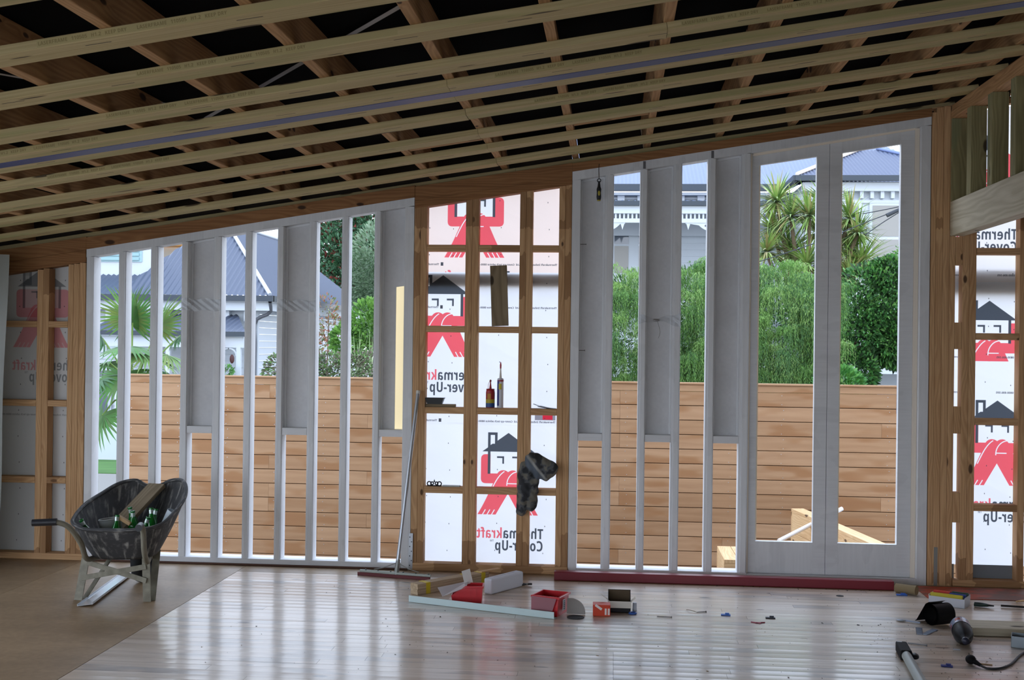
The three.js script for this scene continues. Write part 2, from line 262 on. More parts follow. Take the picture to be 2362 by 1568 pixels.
const top2 = (x) => 2.798 + (x + 0.298) * 0.1535, bot2 = (x) => 2.783 + (x + 0.008) * 0.1565 - 0.001;
mesh('frame_head', setUV(slab([[-0.297, bot2(-0.297)], [0.926, bot2(0.926)], [0.926, top2(0.926)], [-0.297, top2(-0.297)]], -0.11, 0.004), (x, y) => [y, x]), M.white, w2);
tb(w2, 'frame_stile', [-0.297, -0.238], [0, bot2(-0.26)], [-0.118, 0], M.white); tb(w2, 'frame_sill', [-0.237, 0.926], [0, 0.05], [-0.15, 0.004], M.white);
[[-0.071, -0.008], [0.172, 0.225], [0.401, 0.46], [0.634, 0.692], [0.864, 0.926]].forEach(([a, b]) => mullion(w2, a, b, 0.05, bot2((a + b) / 2)));
bay(w2, -0.238, -0.071, bot2); bay(w2, 0.225, 0.401, bot2); bay(w2, 0.692, 0.864, bot2);
for (const x of [0.198, 0.663]) mesh('packer', box([x - 0.008, x + 0.01], [bot2(x) + 0.004, top2(x) - 0.004], [0.0042, 0.0062]), M.plain('#6b6a6c', 0.8), w2);
for (const y of [2.298, 1.558]) mesh('nail', merge([new THREE.CylinderGeometry(0.0022, 0.0022, 0.04, 6).rotateZ(Math.PI / 2), new THREE.CylinderGeometry(0.005, 0.005, 0.003, 8).rotateZ(Math.PI / 2).translate(0.02, 0, 0)]).translate(-0.218, y, -0.04), M.plain('#55504c', 0.5, 0.6), w2);

const d1 = struct('door_1', 'pair of tall unglazed white doors with sloping heads', 'door');
{
  const fr = mesh('frame_head', setUV(slab([[0.927, top2(0.927) - 0.06], [2.128, 3.116], [2.128, 3.171], [0.927, top2(0.927)]], -0.13, 0.003), (x, y) => [y, x]), M.white, d1);
  tb(d1, 'frame_stile', [2.062, 2.128], [0, 3.11], [-0.13, 0.001], M.white); tb(d1, 'frame_sill', [0.927, 2.061], [0, 0.042], [-0.14, 0.002], M.white);
  tb(d1, 'jamb_lining', [2.03, 2.0615], [0.042, 3.1], [-0.13, -0.035], M.plain('#efe3d2', 0.6)); tb(d1, 'jamb_lining', [0.927, 0.94], [0.042, 2.926], [-0.13, -0.035], M.plain('#efe3d2', 0.6));  // cream colour stands for warm light on the jamb faces
  const tl = (x) => 2.922 + (x - 0.932) * 0.164, bl = (x) => 2.844 + (x - 0.94) * 0.15;
  for (const [x0, a, b, x1] of [[0.941, 0.988, 1.376, 1.4605], [1.4635, 1.543, 1.939, 2.029]]) {
    const leaf = new THREE.Group(); leaf.name = 'door_leaf'; d1.add(leaf); const z0 = -0.085, z1 = -0.04;
    mesh('stile', setUV(slab([[x0, 0.044], [a, 0.044], [a, tl(a)], [x0, tl(x0)]], z0, z1), (x, y) => [x, y]), M.white, leaf); mesh('stile', setUV(slab([[b, 0.044], [x1, 0.044], [x1, tl(x1)], [b, tl(b)]], z0, z1), (x, y) => [x, y]), M.white, leaf);
    mesh('bottom_rail', setUV(box([a, b], [0.044, 0.262], [z0, z1]), (x, y) => [y, x]), M.white, leaf);
    mesh('top_rail', setUV(slab([[a, bl(a)], [b, bl(b)], [b, tl(b)], [a, tl(a)]], z0, z1), (x, y) => [y, x]), M.white, leaf);
    mesh('warm_lit_bead', box([a, a + 0.012], [0.264, bl(a)], [z0 - 0.001, z0 + 0.014]), M.plain('#ecd9bb', 0.6), leaf);  // cream on one edge only: the warm light there is put in the colour
  }
  mesh('lit_head_strip', slab([[0.945, tl(0.945) - 0.014], [2.03, tl(2.03) - 0.014], [2.03, tl(2.03) + 0.004], [0.945, tl(0.945) + 0.004]], -0.0395, -0.03), M.plain('#efe3d2', 0.6), d1);  // added cream strip, its colour stands for light on the head rebate
  const cord = tag(mesh('sash_cord', tube([V(1.955, 2.99, -0.12), V(1.953, 2.4, -0.121), V(1.95, 1.6, -0.12), V(1.947, 1.15, -0.121)], 0.0022, 20, 5), M.plain('#6c6a7a', 0.9), d1), 'thin dark cord hanging in the doorway');
  void cord; void fr;
}

// ---------------------------------------------------------------- printed building wrap behind the studs
function wrapTexture(x0, x1, y0, y1, runs, H = 2048, extra = []) {
  const ppm = H / (y1 - y0), Wp = Math.round((x1 - x0) * ppm), c = document.createElement('canvas'); c.width = Wp; c.height = H; const g = c.getContext('2d');
  g.fillStyle = '#f6f7f9'; g.fillRect(0, 0, Wp, H);
  const X = (x) => (x - x0) * ppm, Y = (y) => (y1 - y) * ppm;
  for (const r of runs) {
    g.save(); g.beginPath(); g.rect(0, Y(r.top), Wp, (r.top - r.bot) * ppm); g.clip();
    g.fillStyle = r.bg || '#f1f2f4'; g.fillRect(0, Y(r.top), Wp, (r.top - r.bot) * ppm);
    g.globalAlpha = r.fade || 1; for (const [mx, my] of r.motifs || []) motif(g, (p) => X(mx + p), (q) => Y(my + q), ppm);
    for (const ly of r.lines || []) { g.save(); g.translate(X(x1), Y(ly)); g.scale(-1, 1); g.fillStyle = '#4a4c52'; g.font = `bold ${0.019 * ppm}px sans-serif`; for (let k = -1; k < 4; k++) { const s = k * 0.84 * ppm + 0.1 * ppm; g.fillText('Thermakraft Industries (NZ) Ltd  Cover-up tech advice 0800-806-595', s, 0, 0.78 * ppm); g.fillRect(s - 0.03 * ppm, -0.02 * ppm, 0.018 * ppm, 0.024 * ppm); } g.restore(); }
    g.restore();
  }
  for (const [a, b, c, d, f] of extra) { g.fillStyle = f; g.fillRect(X(a), Y(d), X(c) - X(a), Y(b) - Y(d)); }
  g.fillStyle = '#3b3b3e'; for (let y = y0 + 0.1; y < y1; y += 0.19) for (let x = x0 + 0.08; x < x1; x += 0.17) g.fillRect(X(x + 0.01 * Math.sin(y * 40)), Y(y + 0.012 * Math.sin(x * 60)), 0.004 * ppm, 0.008 * ppm);
  const t = new THREE.CanvasTexture(c); t.colorSpace = THREE.SRGBColorSpace; return t;
}
function motif(g, X, Y, ppm) { // seen from behind, so everything is mirrored
  const red = '#f0606a', dk = '#4a5058', wh = '#f1f2f4', poly = (pts, f) => { g.fillStyle = f; g.beginPath(); pts.forEach(([a, b], i) => (i ? g.lineTo(X(a), Y(b)) : g.moveTo(X(a), Y(b)))); g.closePath(); g.fill(); };
  const rect = (a, b, c, d, f) => { g.fillStyle = f; g.fillRect(X(a), Y(d), X(c) - X(a), Y(b) - Y(d)); };
  // red rounded block
  g.fillStyle = red; const R = 0.035 * ppm, bx = X(-0.447), by = Y(0.59), bw = 0.4 * ppm, bh = 0.205 * ppm; g.beginPath(); g.moveTo(bx + R, by); g.lineTo(bx + bw - R, by); g.quadraticCurveTo(bx + bw, by, bx + bw, by + R); g.lineTo(bx + bw, by + bh - R); g.quadraticCurveTo(bx + bw, by + bh, bx + bw - R, by + bh); g.lineTo(bx + R, by + bh); g.quadraticCurveTo(bx, by + bh, bx, by + bh - R); g.lineTo(bx, by + R); g.quadraticCurveTo(bx, by, bx + R, by); g.fill();
  rect(-0.38, 0.455, -0.127, 0.62, wh); rect(-0.4, 0.6, -0.07, 0.64, wh);
  // roof, chimney, walls, windows
  poly([[-0.438, 0.61], [-0.254, 0.743], [-0.07, 0.61]], dk);
  rect(-0.399, 0.62, -0.332, 0.745, dk); rect(-0.381, 0.665, -0.35, 0.727, wh); poly([[-0.381, 0.655], [-0.35, 0.676], [-0.35, 0.69], [-0.381, 0.69]], wh);
  rect(-0.399, 0.452, -0.381, 0.62, dk); rect(-0.127, 0.452, -0.109, 0.612, dk);
  for (const o of [0, 0.108]) { rect(-0.334 + o, 0.565, -0.284 + o, 0.577, dk); rect(-0.296 + o, 0.525, -0.284 + o, 0.577, dk); }
  // the two arms
  const arm = (s) => { g.fillStyle = red; g.beginPath(); const q = (a, b) => [X(-0.254 + s * a), Y(b)]; g.moveTo(...q(-0.03, 0.4)); g.bezierCurveTo(...q(-0.02, 0.5), ...q(0.075, 0.5), ...q(0.085, 0.43)); g.bezierCurveTo(...q(0.12, 0.36), ...q(0.15, 0.27), ...q(0.214, 0.165)); g.lineTo(...q(0.085, 0.165)); g.lineTo(...q(-0.02, 0.35)); g.closePath(); g.fill(); };
  g.strokeStyle = wh; g.lineWidth = 0.007 * ppm; arm(-1);
  g.beginPath(); g.moveTo(X(-0.28), Y(0.47)); g.bezierCurveTo(X(-0.33), Y(0.44), X(-0.36), Y(0.36), X(-0.385), Y(0.31)); g.stroke();
  arm(1); g.beginPath(); g.moveTo(X(-0.18), Y(0.47)); g.bezierCurveTo(X(-0.23), Y(0.47), X(-0.265), Y(0.42), X(-0.262), Y(0.37)); g.stroke(); g.beginPath(); g.moveTo(X(-0.262), Y(0.385)); g.lineTo(X(-0.19), Y(0.385)); g.stroke();
  for (const s of [-1, 1]) for (let i = 0; i < 3; i++) { g.beginPath(); g.moveTo(X(-0.254 + s * (0.115 + i * 0.032)), Y(0.163)); g.lineTo(X(-0.254 + s * (0.094 + i * 0.032)), Y(0.2)); g.stroke(); }
  // lettering
  g.save(); g.translate(X(0), 0); g.scale(-1, 1); g.textBaseline = 'alphabetic'; const fs = 0.1 * ppm; g.font = `bold ${fs}px sans-serif`; const wT = g.measureText('Therma').width, wA = g.measureText('Thermakraft').width, k = 0.474 * ppm / wA;
  g.save(); g.translate(0, Y(0)); g.scale(k, 1); g.fillStyle = dk; g.fillText('Therma', 0, 0); g.fillStyle = '#ee6a74'; g.fillText('kraft', wT, 0); g.restore();
  const k2 = 0.344 * ppm / g.measureText('Cover-Up').width; g.save(); g.translate(0, Y(-0.085)); g.scale(k2, 1); g.fillStyle = dk; g.fillText('Cover-Up', 0, 0); g.restore();
  g.font = `${fs * 0.2}px sans-serif`; g.fillStyle = dk; g.fillText('TM', 0.35 * ppm, Y(-0.025)); g.restore();
}
const wrinkle = tex(256, 256, (u, v) => { const a = fbm(u * 5 + v * 2, v * 4, 5, 4, 901, 4), b = Math.abs(fbm(u * 3, v * 7 + u * 3, 3, 7, 905, 4) - 0.5); const k = 255 * (0.5 * a + 0.9 * b); return [k, k, k]; }, 1, 1, true);
function wrapSheet(name, label, x0, x1, y0, yTop0, yTop1, z, t, y1, tr = 0.7, tone = '#ffffff') {
  const nx = 26, ny = 60, pos = [], uv = [], idx = [];
  for (let j = 0; j <= ny; j++) for (let i = 0; i <= nx; i++) { const u = i / nx, x = x0 + (x1 - x0) * u, yt = yTop0 + (yTop1 - yTop0) * u, y = y0 + (yt - y0) * j / ny; pos.push(x, y, z - 0.004 - 0.006 * fbm(x * 5 + 40, y * 4 + 40, 400, 400, 31, 3)); uv.push((x - x0) / (x1 - x0), (y - y0) / (y1 - y0)); }
  for (let j = 0; j < ny; j++) for (let i = 0; i < nx; i++) { const a = j * (nx + 1) + i; idx.push(a, a + 1, a + nx + 1, a + 1, a + nx + 2, a + nx + 1); }
  const bm = wrinkle.clone(); bm.repeat.set((x1 - x0), (y1 - y0));
  const m = mesh(name, bufGeo(pos, idx, uv), PHY({ map: t, color: tone, roughness: 1, transmission: tr, thickness: 0, bumpMap: bm, bumpScale: 0.004 }));
  return tag(m, label, 'building wrap', 'printed wrap sheets behind the framing');
}
wrapSheet('building_wrap', 'white printed building wrap glowing behind the middle timber bay', -1.4, -0.3, 0.03, 2.62, 2.79, -D - 0.002, wrapTexture(-1.4, -0.3, 0.03, 2.8, [
  { bot: 0.0, top: 1.02, motifs: [[-0.475, 0.225]] }, { bot: 1.02, top: 2.1, motifs: [[-0.955, 1.335]], bg: '#eeeff3', lines: [1.845, 1.042] }, { bot: 2.1, top: 2.9, motifs: [[-0.735, 2.04]], bg: '#f7e4da', lines: [2.15] }], 2048, [[-0.545, 1.062, -0.4, 1.102, '#8f8b92'], [-0.49, 1.066, -0.42, 1.102, '#d02c40']]), 2.8);  // pinkish ground of the top run carries a warm sun glow in its colour
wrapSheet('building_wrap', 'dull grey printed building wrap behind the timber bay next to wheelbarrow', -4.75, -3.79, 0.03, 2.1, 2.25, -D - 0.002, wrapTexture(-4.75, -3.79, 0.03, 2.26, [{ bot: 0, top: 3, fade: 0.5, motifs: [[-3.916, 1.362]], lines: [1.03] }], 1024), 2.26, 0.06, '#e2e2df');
wrapSheet('building_wrap', 'white printed building wrap behind the timber bay beyond the doors', 2.29, 4.98, 0.13, 3.2, 3.61, -D - 0.002, wrapTexture(2.29, 5.0, 0.13, 3.62, [
  { bot: 0, top: 1.52, motifs: [[2.87, 0.51], [4.2, 0.51]], lines: [1.3] }, { bot: 1.52, top: 2.06, motifs: [[2.81, 1.19], [4.0, 1.19]], lines: [1.54] }, { bot: 2.06, top: 3.7, bg: '#f4efec', motifs: [[2.735, 2.35], [3.6, 2.35], [4.4, 2.35]], lines: [2.1] }]), 3.62);
tb(wf, 'outer_batten', [-1.42, -0.28], [2.01, 2.095], [-0.132, -0.108], M.oldwood); tb(wf, 'outer_batten', [2.28, 4.9], [1.99, 2.15], [-0.15, -0.125], M.oldwood);
mesh('outer_cladding', box([-4.95, -3.8], [-0.4, 2.2], [-0.16, -0.125]), M.plain('#8d8d8d', 0.8), wf);
mesh('outer_cladding', box([2.7, 5.1], [-0.4, 0.02], [-0.16, -0.125]), M.plain('#8d8d8d', 0.8), wf);
mesh('foundation', box([-5.1, 5.2], [-1.4, -0.1], [-0.12, -0.02]), M.plain('#77726c', 0.95), wf);

// ---------------------------------------------------------------- ceiling
const ceil = struct('ceiling', 'sloping open ceiling of pale battens under timber rafters', 'ceiling');
const along = (g, x, y, z) => { g.rotateZ(roofAng); return g.translate(x, y, z); };
{
  const T = 0.034, Wd = 0.14, xl = -4.95, xr = 2.3;
  const battenTex = (s) => { // 4.8 m x 0.35 m: bottom, back, top, front
    const base = woodTex(700 + s * 9, [200, 182, 134], [164, 142, 96], { knots: 7, contrast: 0.75, rings: 16, tint: [164, 156, 104] });
    const d = base.image.data, w = 1024, h = 256, put = (x, y, c, a) => { const k = ((((y % h) + h) % h) * w + ((x % w) + w) % w) * 4; for (let q = 0; q < 3; q++) d[k + q] = d[k + q] * (1 - a) + c[q] * a; };
    for (let i = 0; i < 9; i++) { const x0 = Math.floor((i + 0.3 * hash(i, s, 5)) * w / 9), y0 = Math.floor(0.045 / 0.35 * h); for (let x = 0; x < 20; x++) for (let y = 0; y < 5; y++) put(x0 + x, y0 + y + Math.floor(x / 9), [50, 42, 34], 0.75); }
    base.repeat.set(1 / 4.8, 1 / 0.35); return base;
  };
  const bm = [0, 1, 2].map((s) => STD({ map: battenTex(s), roughness: 0.8 }));
  // mill stamp along the near edge of the timbers
  const stampTex = (() => { const c = document.createElement('canvas'); c.width = 1024; c.height = 24; const g = c.getContext('2d'); g.fillStyle = '#b6a674'; g.fillRect(0, 0, 1024, 24); g.fillStyle = '#8f7f52'; g.font = 'bold 17px sans-serif'; g.fillText('LASERFRAME   110505   H1.2   KEEP DRY        LASERFRAME   110505   H1.2   KEEP DRY', 4, 18, 1010); const t = new THREE.CanvasTexture(c); t.colorSpace = THREE.SRGBColorSpace; return t; })();
  const stampMat = STD({ map: stampTex, roughness: 0.8 });
  const zs = [-0.06, 0.455, 1.02, 1.51, 2.075, 2.545, 2.755, 3.13, 3.685, 4.226, 4.81, 5.35, 5.9, 6.45, 7.0, 7.55, 8.1, 8.65, 9.2, 9.75, 10.3, 10.85, 11.3];
  zs.forEach((z, i) => {
    const j = i === 7 ? 0.21 : i >= 1 && i <= 6 ? -0.785 : i === 0 ? -0.7 : -2.3 + 1.5 * (i % 3), cuts = [xl, j, xr];
    for (let k = 0; k < 2; k++) {
      const a = cuts[k] + (k ? 0.0015 : 0), b = cuts[k + 1], L = (b - a) / Math.cos(roofAng), xm = (a + b) / 2, dy = k && i % 3 === 1 ? 0.002 : 0;
      const m = mesh('batten', along(bar(L, T, Wd, 0.002, rr(0, 4.8), 0), xm, H0 + S * xm + T / 2 / Math.cos(roofAng) + dy, z - Wd / 2), bm[(i + k) % 3], ceil);
      if (i >= 4 && i <= 9) { const px = k ? a + rr(0.5, 0.9) : b - rr(0.6, 1.2) - 1.0, st = new THREE.PlaneGeometry(1.05, 0.024); along(st, px, H0 + S * px + T / 2, z + 0.0006); mesh('stamp_print', st, stampMat, m); }
    }
  });
  // blue strip between the close pair
  tag(mesh('blue_strip', along(new THREE.BoxGeometry(7.25, 0.003, 0.1), (xl + xr) / 2, H0 + S * (xl + xr) / 2 - 0.001, 2.588), M.plain('#46507e', 0.45), ceil), 'blue strip between two battens');
  for (let k = -9; k <= 10; k++) {
    const x = -0.272 + 0.4957 * k; const g = barBox([-0.0225, 0.0225], [0, 0.19], [-0.2, 11.4]); g.translate(0, T, 0); g.rotateZ(roofAng); g.translate(x, H0 + S * x, 0); mesh('rafter', g, pick(M.rafter), ceil);
  }
  for (let k = -9; k <= 9; k++) { const x = -0.272 + 0.4957 * (k + 0.5); for (const z of [1.16, 6.4]) { const g = barBox([-0.224, 0.224], [0.0, 0.04], [-0.0225, 0.0225]); g.translate(0, T + 0.004, 0); g.rotateZ(roofAng); g.translate(x, H0 + S * x, z + (k % 2 ? 0.02 : -0.02)); mesh('blocking', g, pick(M.rafter), ceil); } }
  for (let k = -10; k <= 10; k++) { const x = -0.272 + 0.4957 * (k + 0.5); const g = barBox([-0.2255, 0.2255], [-0.05, 0.215], [-0.0225, 0.0225]); g.translate(0, T, 0); g.rotateZ(roofAng); g.translate(x, H0 + S * x, -0.12); mesh('eave_blocking', g, M.plain('#2a2018', 0.9), ceil); }
  const under = new THREE.PlaneGeometry(10.4, 11.7, 60, 70).rotateX(Math.PI / 2); const p = under.attributes.position; for (let i = 0; i < p.count; i++) p.setY(i, -0.012 * fbm(p.getX(i) * 3 + 50, p.getZ(i) * 1.5 + 50, 500, 500, 71, 3)); under.computeVertexNormals(); along(under, 0.05, H0 + S * 0.05 + 0.245, 5.65);
  tag(mesh('roof_underlay', under, M.matte('#060607', 1), ceil), 'black roofing underlay');
  mesh('roof_sheet', along(new THREE.BoxGeometry(10.9, 0.03, 11.8), 0.05, H0 + S * 0.05 + 0.29, 5.65), M.plain('#4a5158', 0.5, 0.2), ceil);
  const P = (x, z) => V(x, H0 + S * x + T + 0.186, z);
  mesh('bracing_strap', barAB(P(-2.2, 2.0), P(-0.4, 3.86), 0.0015, 0.028, 0.0004), M.plain('#c9cacb', 0.6, 0.2), ceil);
  mesh('bracing_strap', barAB(P(-2.75, 3.6), P(-2.25, 2.4), 0.0015, 0.028, 0.0004), M.plain('#c9cacb', 0.6, 0.2), ceil);
}

// ---------------------------------------------------------------- side and rear walls
const wr = struct('wall_right', 'timber lintel wall with short green studs over a wide opening', 'wall');
{
  const X0 = 2.258, X1 = 2.348, Zb = 7.2;
  tag(tb(wr, 'lintel_beam', [X0, X1], [2.362, 2.595], [0.003, Zb], M.grey, 0.003), 'pale grey lintel beam');
  for (let i = 0; i < 17; i++) { const z = -0.066 + i * 0.417; for (const o of [0, 0.0455]) if (z + o > 0) tb(wr, 'stud', [X0 + 0.002, X1 + 0.01], [2.596, 3.154], [z + o, z + o + 0.045], M.green[i % 2], 0.002); }
  tb(wr, 'stud', [2.258, 2.36], [2.596, 3.154], [0.002, 0.03], M.green[0], 0.002);
  tb(wr, 'top_plate', [X0, X1], [3.155, 3.206], [0.003, 11.3], M.rafter[0]); tb(wr, 'top_plate', [X0 + 0.004, X1], [3.207, 3.248], [0.003, 11.3], M.rafter[1]);
  mesh('lining', box([X0, X1], [0, 3.155], [Zb + 0.01, 11.35]), M.plain('#b9b2a6', 0.8), wr);
  mesh('outer_lining', box([5.0, 5.12], [-0.2, 3.95], [-0.16, 11.5]), M.plain('#b9b2a6', 0.8), wr);
}
const wl = struct('wall_left', 'low eave wall open to daylight near the camera', 'wall');
mesh('lining', box([-5.06, -4.95], [-0.2, 2.45], [-0.16, 1.5]), M.plain('#a9a294', 0.8), wl); mesh('lining', box([-5.06, -4.95], [-0.2, 2.45], [10.4, 11.5]), M.plain('#a9a294', 0.8), wl); mesh('lintel', box([-5.06, -4.95], [2.08, 2.45], [1.5, 10.4]), M.plain('#a9a294', 0.8), wl);
const wb = struct('wall_back', 'rear wall with a wide open doorway behind the camera', 'wall');
mesh('lining', box([-5.06, -4.5], [-0.2, 2.6], [11.4, 11.5]), M.plain('#b4ac9c', 0.8), wb); mesh('lining', box([2.2, 5.1], [-0.2, 3.95], [11.4, 11.5]), M.plain('#b4ac9c', 0.8), wb);
mesh('lintel', slab([[-4.5, 2.1], [2.2, 2.2], [2.2, 3.45], [-4.5, 2.45]], 11.4, 11.5), M.plain('#b4ac9c', 0.8), wb);
{ // loose sheet hanging at the left edge
  const pos = [], idx = [], uv = [], nx = 14, ny = 40; for (let j = 0; j <= ny; j++) for (let i = 0; i <= nx; i++) { const t = j / ny, u = i / nx, y = 0.04 + t * 2.14, edge = -4.3 + 0.055 * Math.pow(t, 0.7) + 0.006 * Math.sin(t * 9), x = edge - 0.5 + 0.5 * u; pos.push(x, y, 0.26 + 0.035 * Math.sin(u * 9 + t * 2) + 0.02 * Math.sin(t * 5 + u * 4)); uv.push(x, y); }
  for (let j = 0; j < ny; j++) for (let i = 0; i < nx; i++) { const a = j * (nx + 1) + i; idx.push(a, a + 1, a + nx + 1, a + 1, a + nx + 2, a + nx + 1); }
  tag(mesh('plastic_sheet', bufGeo(pos, idx, uv), PHY({ color: '#aeb2ac', roughness: 0.25, transmission: 0.3, thickness: 0 })), 'pale plastic sheet hanging in front of the left framing', 'sheet');
}

// ---------------------------------------------------------------- outdoors: ground and fence
const GY = -0.95, FAR = -1.55;
tag(mesh('ground', box([-60, 60], [GY - 0.1, GY], [-90, -0.12]), M.plain('#7d7a74', 0.95)), 'grey paved ground outside the house', 'ground', null, 'structure');
mesh('ground_rear', box([-60, 60], [GY - 0.1, GY], [11.55, 70]), M.plain('#cbc7be', 0.95)).userData = { kind: 'structure', label: 'pale ground behind the house', category: 'ground' };
mesh('ground_side', box([-60, -5.2], [GY - 0.1, GY], [-0.1, 11.5]), M.plain('#cbc7be', 0.95)).userData = { kind: 'structure', label: 'pale ground beside the house', category: 'ground' };
const fence = thing('timber_fence', 'warm timber fence of horizontal boards in front of the neighbours', 'fence', [0, 0, -4.5]);
{
  const x0 = -5.42, x1 = 5.6, pitch = 0.1555; let y = 1.111;
  tb(fence, 'capping', [x0, x1], [1.113, 1.186], [-0.03, 0.004], M.fence[0], 0.003); tb(fence, 'cap_rail', [x0, x1], [1.187, 1.207], [-0.08, 0.02], M.fence[2], 0.003);
  for (let r = 0; r < 14; r++, y -= pitch) {
    const cuts = [x0]; let x = x0 + rr(0.8, 3.2); while (x < x1 - 0.4) { cuts.push(Math.round((x - x0) / 0.55) * 0.55 + x0); x += rr(2.2, 4.4); } cuts.push(x1);
    for (let i = 0; i + 1 < cuts.length; i++) if (cuts[i + 1] - cuts[i] > 0.05) tb(fence, 'board', [cuts[i] + 0.0008, cuts[i + 1] - 0.0008], [y - pitch + 0.007, y], [-0.022 + rr(-0.001, 0.001), rr(-0.001, 0.001)], pick(M.fence), 0.003);
  }
  mesh('backing_sheet', box([x0, x1], [GY, 1.11], [-0.03, -0.024]), M.plain('#5a4028', 0.9), fence);  // added dark sheet, stops daylight showing through the gaps between boards
  const sc = []; for (let x = x0 + 0.06; x < x1; x += 0.55) for (let r = 0; r < 14; r++) for (const o of [0.03, 0.125]) sc.push(new THREE.CylinderGeometry(0.0042, 0.0042, 0.003, 6).rotateX(Math.PI / 2).translate(x + (r % 2) * 0.02, 1.111 - r * pitch - o, 0.0015));
  mesh('screw_heads', sc, M.plain('#c7c9cb', 0.4, 0.8), fence).userData.kind = 'stuff';
  for (let x = x0 + 0.05; x < x1; x += 1.1) tb(fence, 'post', [x, x + 0.09], [GY, 1.11], [-0.12, -0.031], M.green[0]);
}
// half-built step box and a low framed timber wall outside the doors
{
  const a = thing('step_box', 'small raw timber box outside behind the low window bay', 'box', [1.24, GY, -2.6], 0.0), b = thing('low_timber_wall', 'long narrow low raw timber wall running from the fence past the doors', 'low_wall', [2.06, GY, -2.4], 0.17);
  const mk = (t, w, d, top) => { const h = top - GY; const n = Math.max(1, Math.round(w / 0.14)); for (let i = 0; i < n; i++) tb(t, 'top_board', [-w / 2 + i * w / n + 0.002, -w / 2 + (i + 1) * w / n - 0.002], [h - 0.03, h], [-d / 2, d / 2], M.pine); for (const [X, Z] of [[[-w / 2, w / 2], [d / 2 - 0.03, d / 2 - 0.002]], [[-w / 2, w / 2], [-d / 2 + 0.002, -d / 2 + 0.03]], [[-w / 2 + 0.002, -w / 2 + 0.03], [-d / 2 + 0.03, d / 2 - 0.03]], [[w / 2 - 0.03, w / 2 - 0.002], [-d / 2 + 0.03, d / 2 - 0.03]]]) for (let k = 0; k * 0.2 < h - 0.03; k++) tb(t, 'side_board', X, [Math.max(0, h - 0.031 - (k + 1) * 0.2 + 0.003), h - 0.031 - k * 0.2], Z, M.pine); };
  mk(a, 0.5, 0.7, -0.27); mk(b, 0.13, 2.6, 0.0);
  tag(mesh('plastic_pipe', cylAB(V(1.55, -0.2, -2.9), V(2.2, 0.06, -3.3), 0.02, 0.02, 14), M.plain('#eef0f2', 0.4)), 'white plastic pipe leaning on the timber step box', 'pipe');
}

// ---------------------------------------------------------------- planting
function leafCloud(n, place, size, aspect, cols, droop = 0.3) { // folded leaves; place() gives [x, y, z, dirx, diry, dirz, scale]
  const pos = [], col = [], idx = []; let k = 0;
  for (let i = 0; i < n; i++) {
    const p = place(i); if (!p) continue; const L = size * (p[6] || 1) * rr(0.7, 1.3), w = L * aspect; let d = V(p[3], p[4], p[5]).normalize(); const s = V(rr(-1, 1), rr(-0.4, 0.4), rr(-1, 1)).cross(d).normalize(), nrm = d.clone().cross(s), o = V(p[0], p[1], p[2]);
    const c = pick(cols), f = rr(0.85, 1.15), mid = o.clone().addScaledVector(d, L * 0.5).addScaledVector(nrm, L * 0.06), e = o.clone().addScaledVector(d, L).add(V(0, -droop * L * 0.4, 0)), a = mid.clone().addScaledVector(s, w / 2).addScaledVector(nrm, w * 0.2), b = mid.clone().addScaledVector(s, -w / 2).addScaledVector(nrm, w * 0.2);
    for (const q of [o, a, e, b]) { pos.push(q.x, q.y, q.z); col.push(c[0] * f, c[1] * f, c[2] * f); }
    idx.push(k, k + 1, k + 2, k, k + 2, k + 3); k += 4;
  }
  return bufGeo(pos, idx, null, col);
}
const leafMat = PHY({ vertexColors: true, roughness: 0.85, transmission: 0.25, thickness: 0 }), leafMat2 = STD({ vertexColors: true, roughness: 0.55 });
const bark = M.plain('#6b5a48', 0.95);
function inEllipsoids(E, shell) { const e = pick(E); let v; do v = V(rr(-1, 1), rr(-1, 1), rr(-1, 1)); while (v.lengthSq() > 1 || v.lengthSq() < 0.02); if (rnd() < shell) v.normalize().multiplyScalar(rr(0.82, 1.02)); return [e[0] + v.x * e[3], e[1] + v.y * e[4], e[2] + v.z * e[5], v.x, v.y + 0.2, v.z]; }
const foliage = (t, g, m = leafMat) => { const f = mesh('foliage', g, m, t); f.userData.kind = 'stuff'; return f; };
function trunk(t, list) { for (const [p, q, r0, r1] of list) mesh('branch', cylAB(V(...p), V(...q), r0, r1, 8), bark, t); }
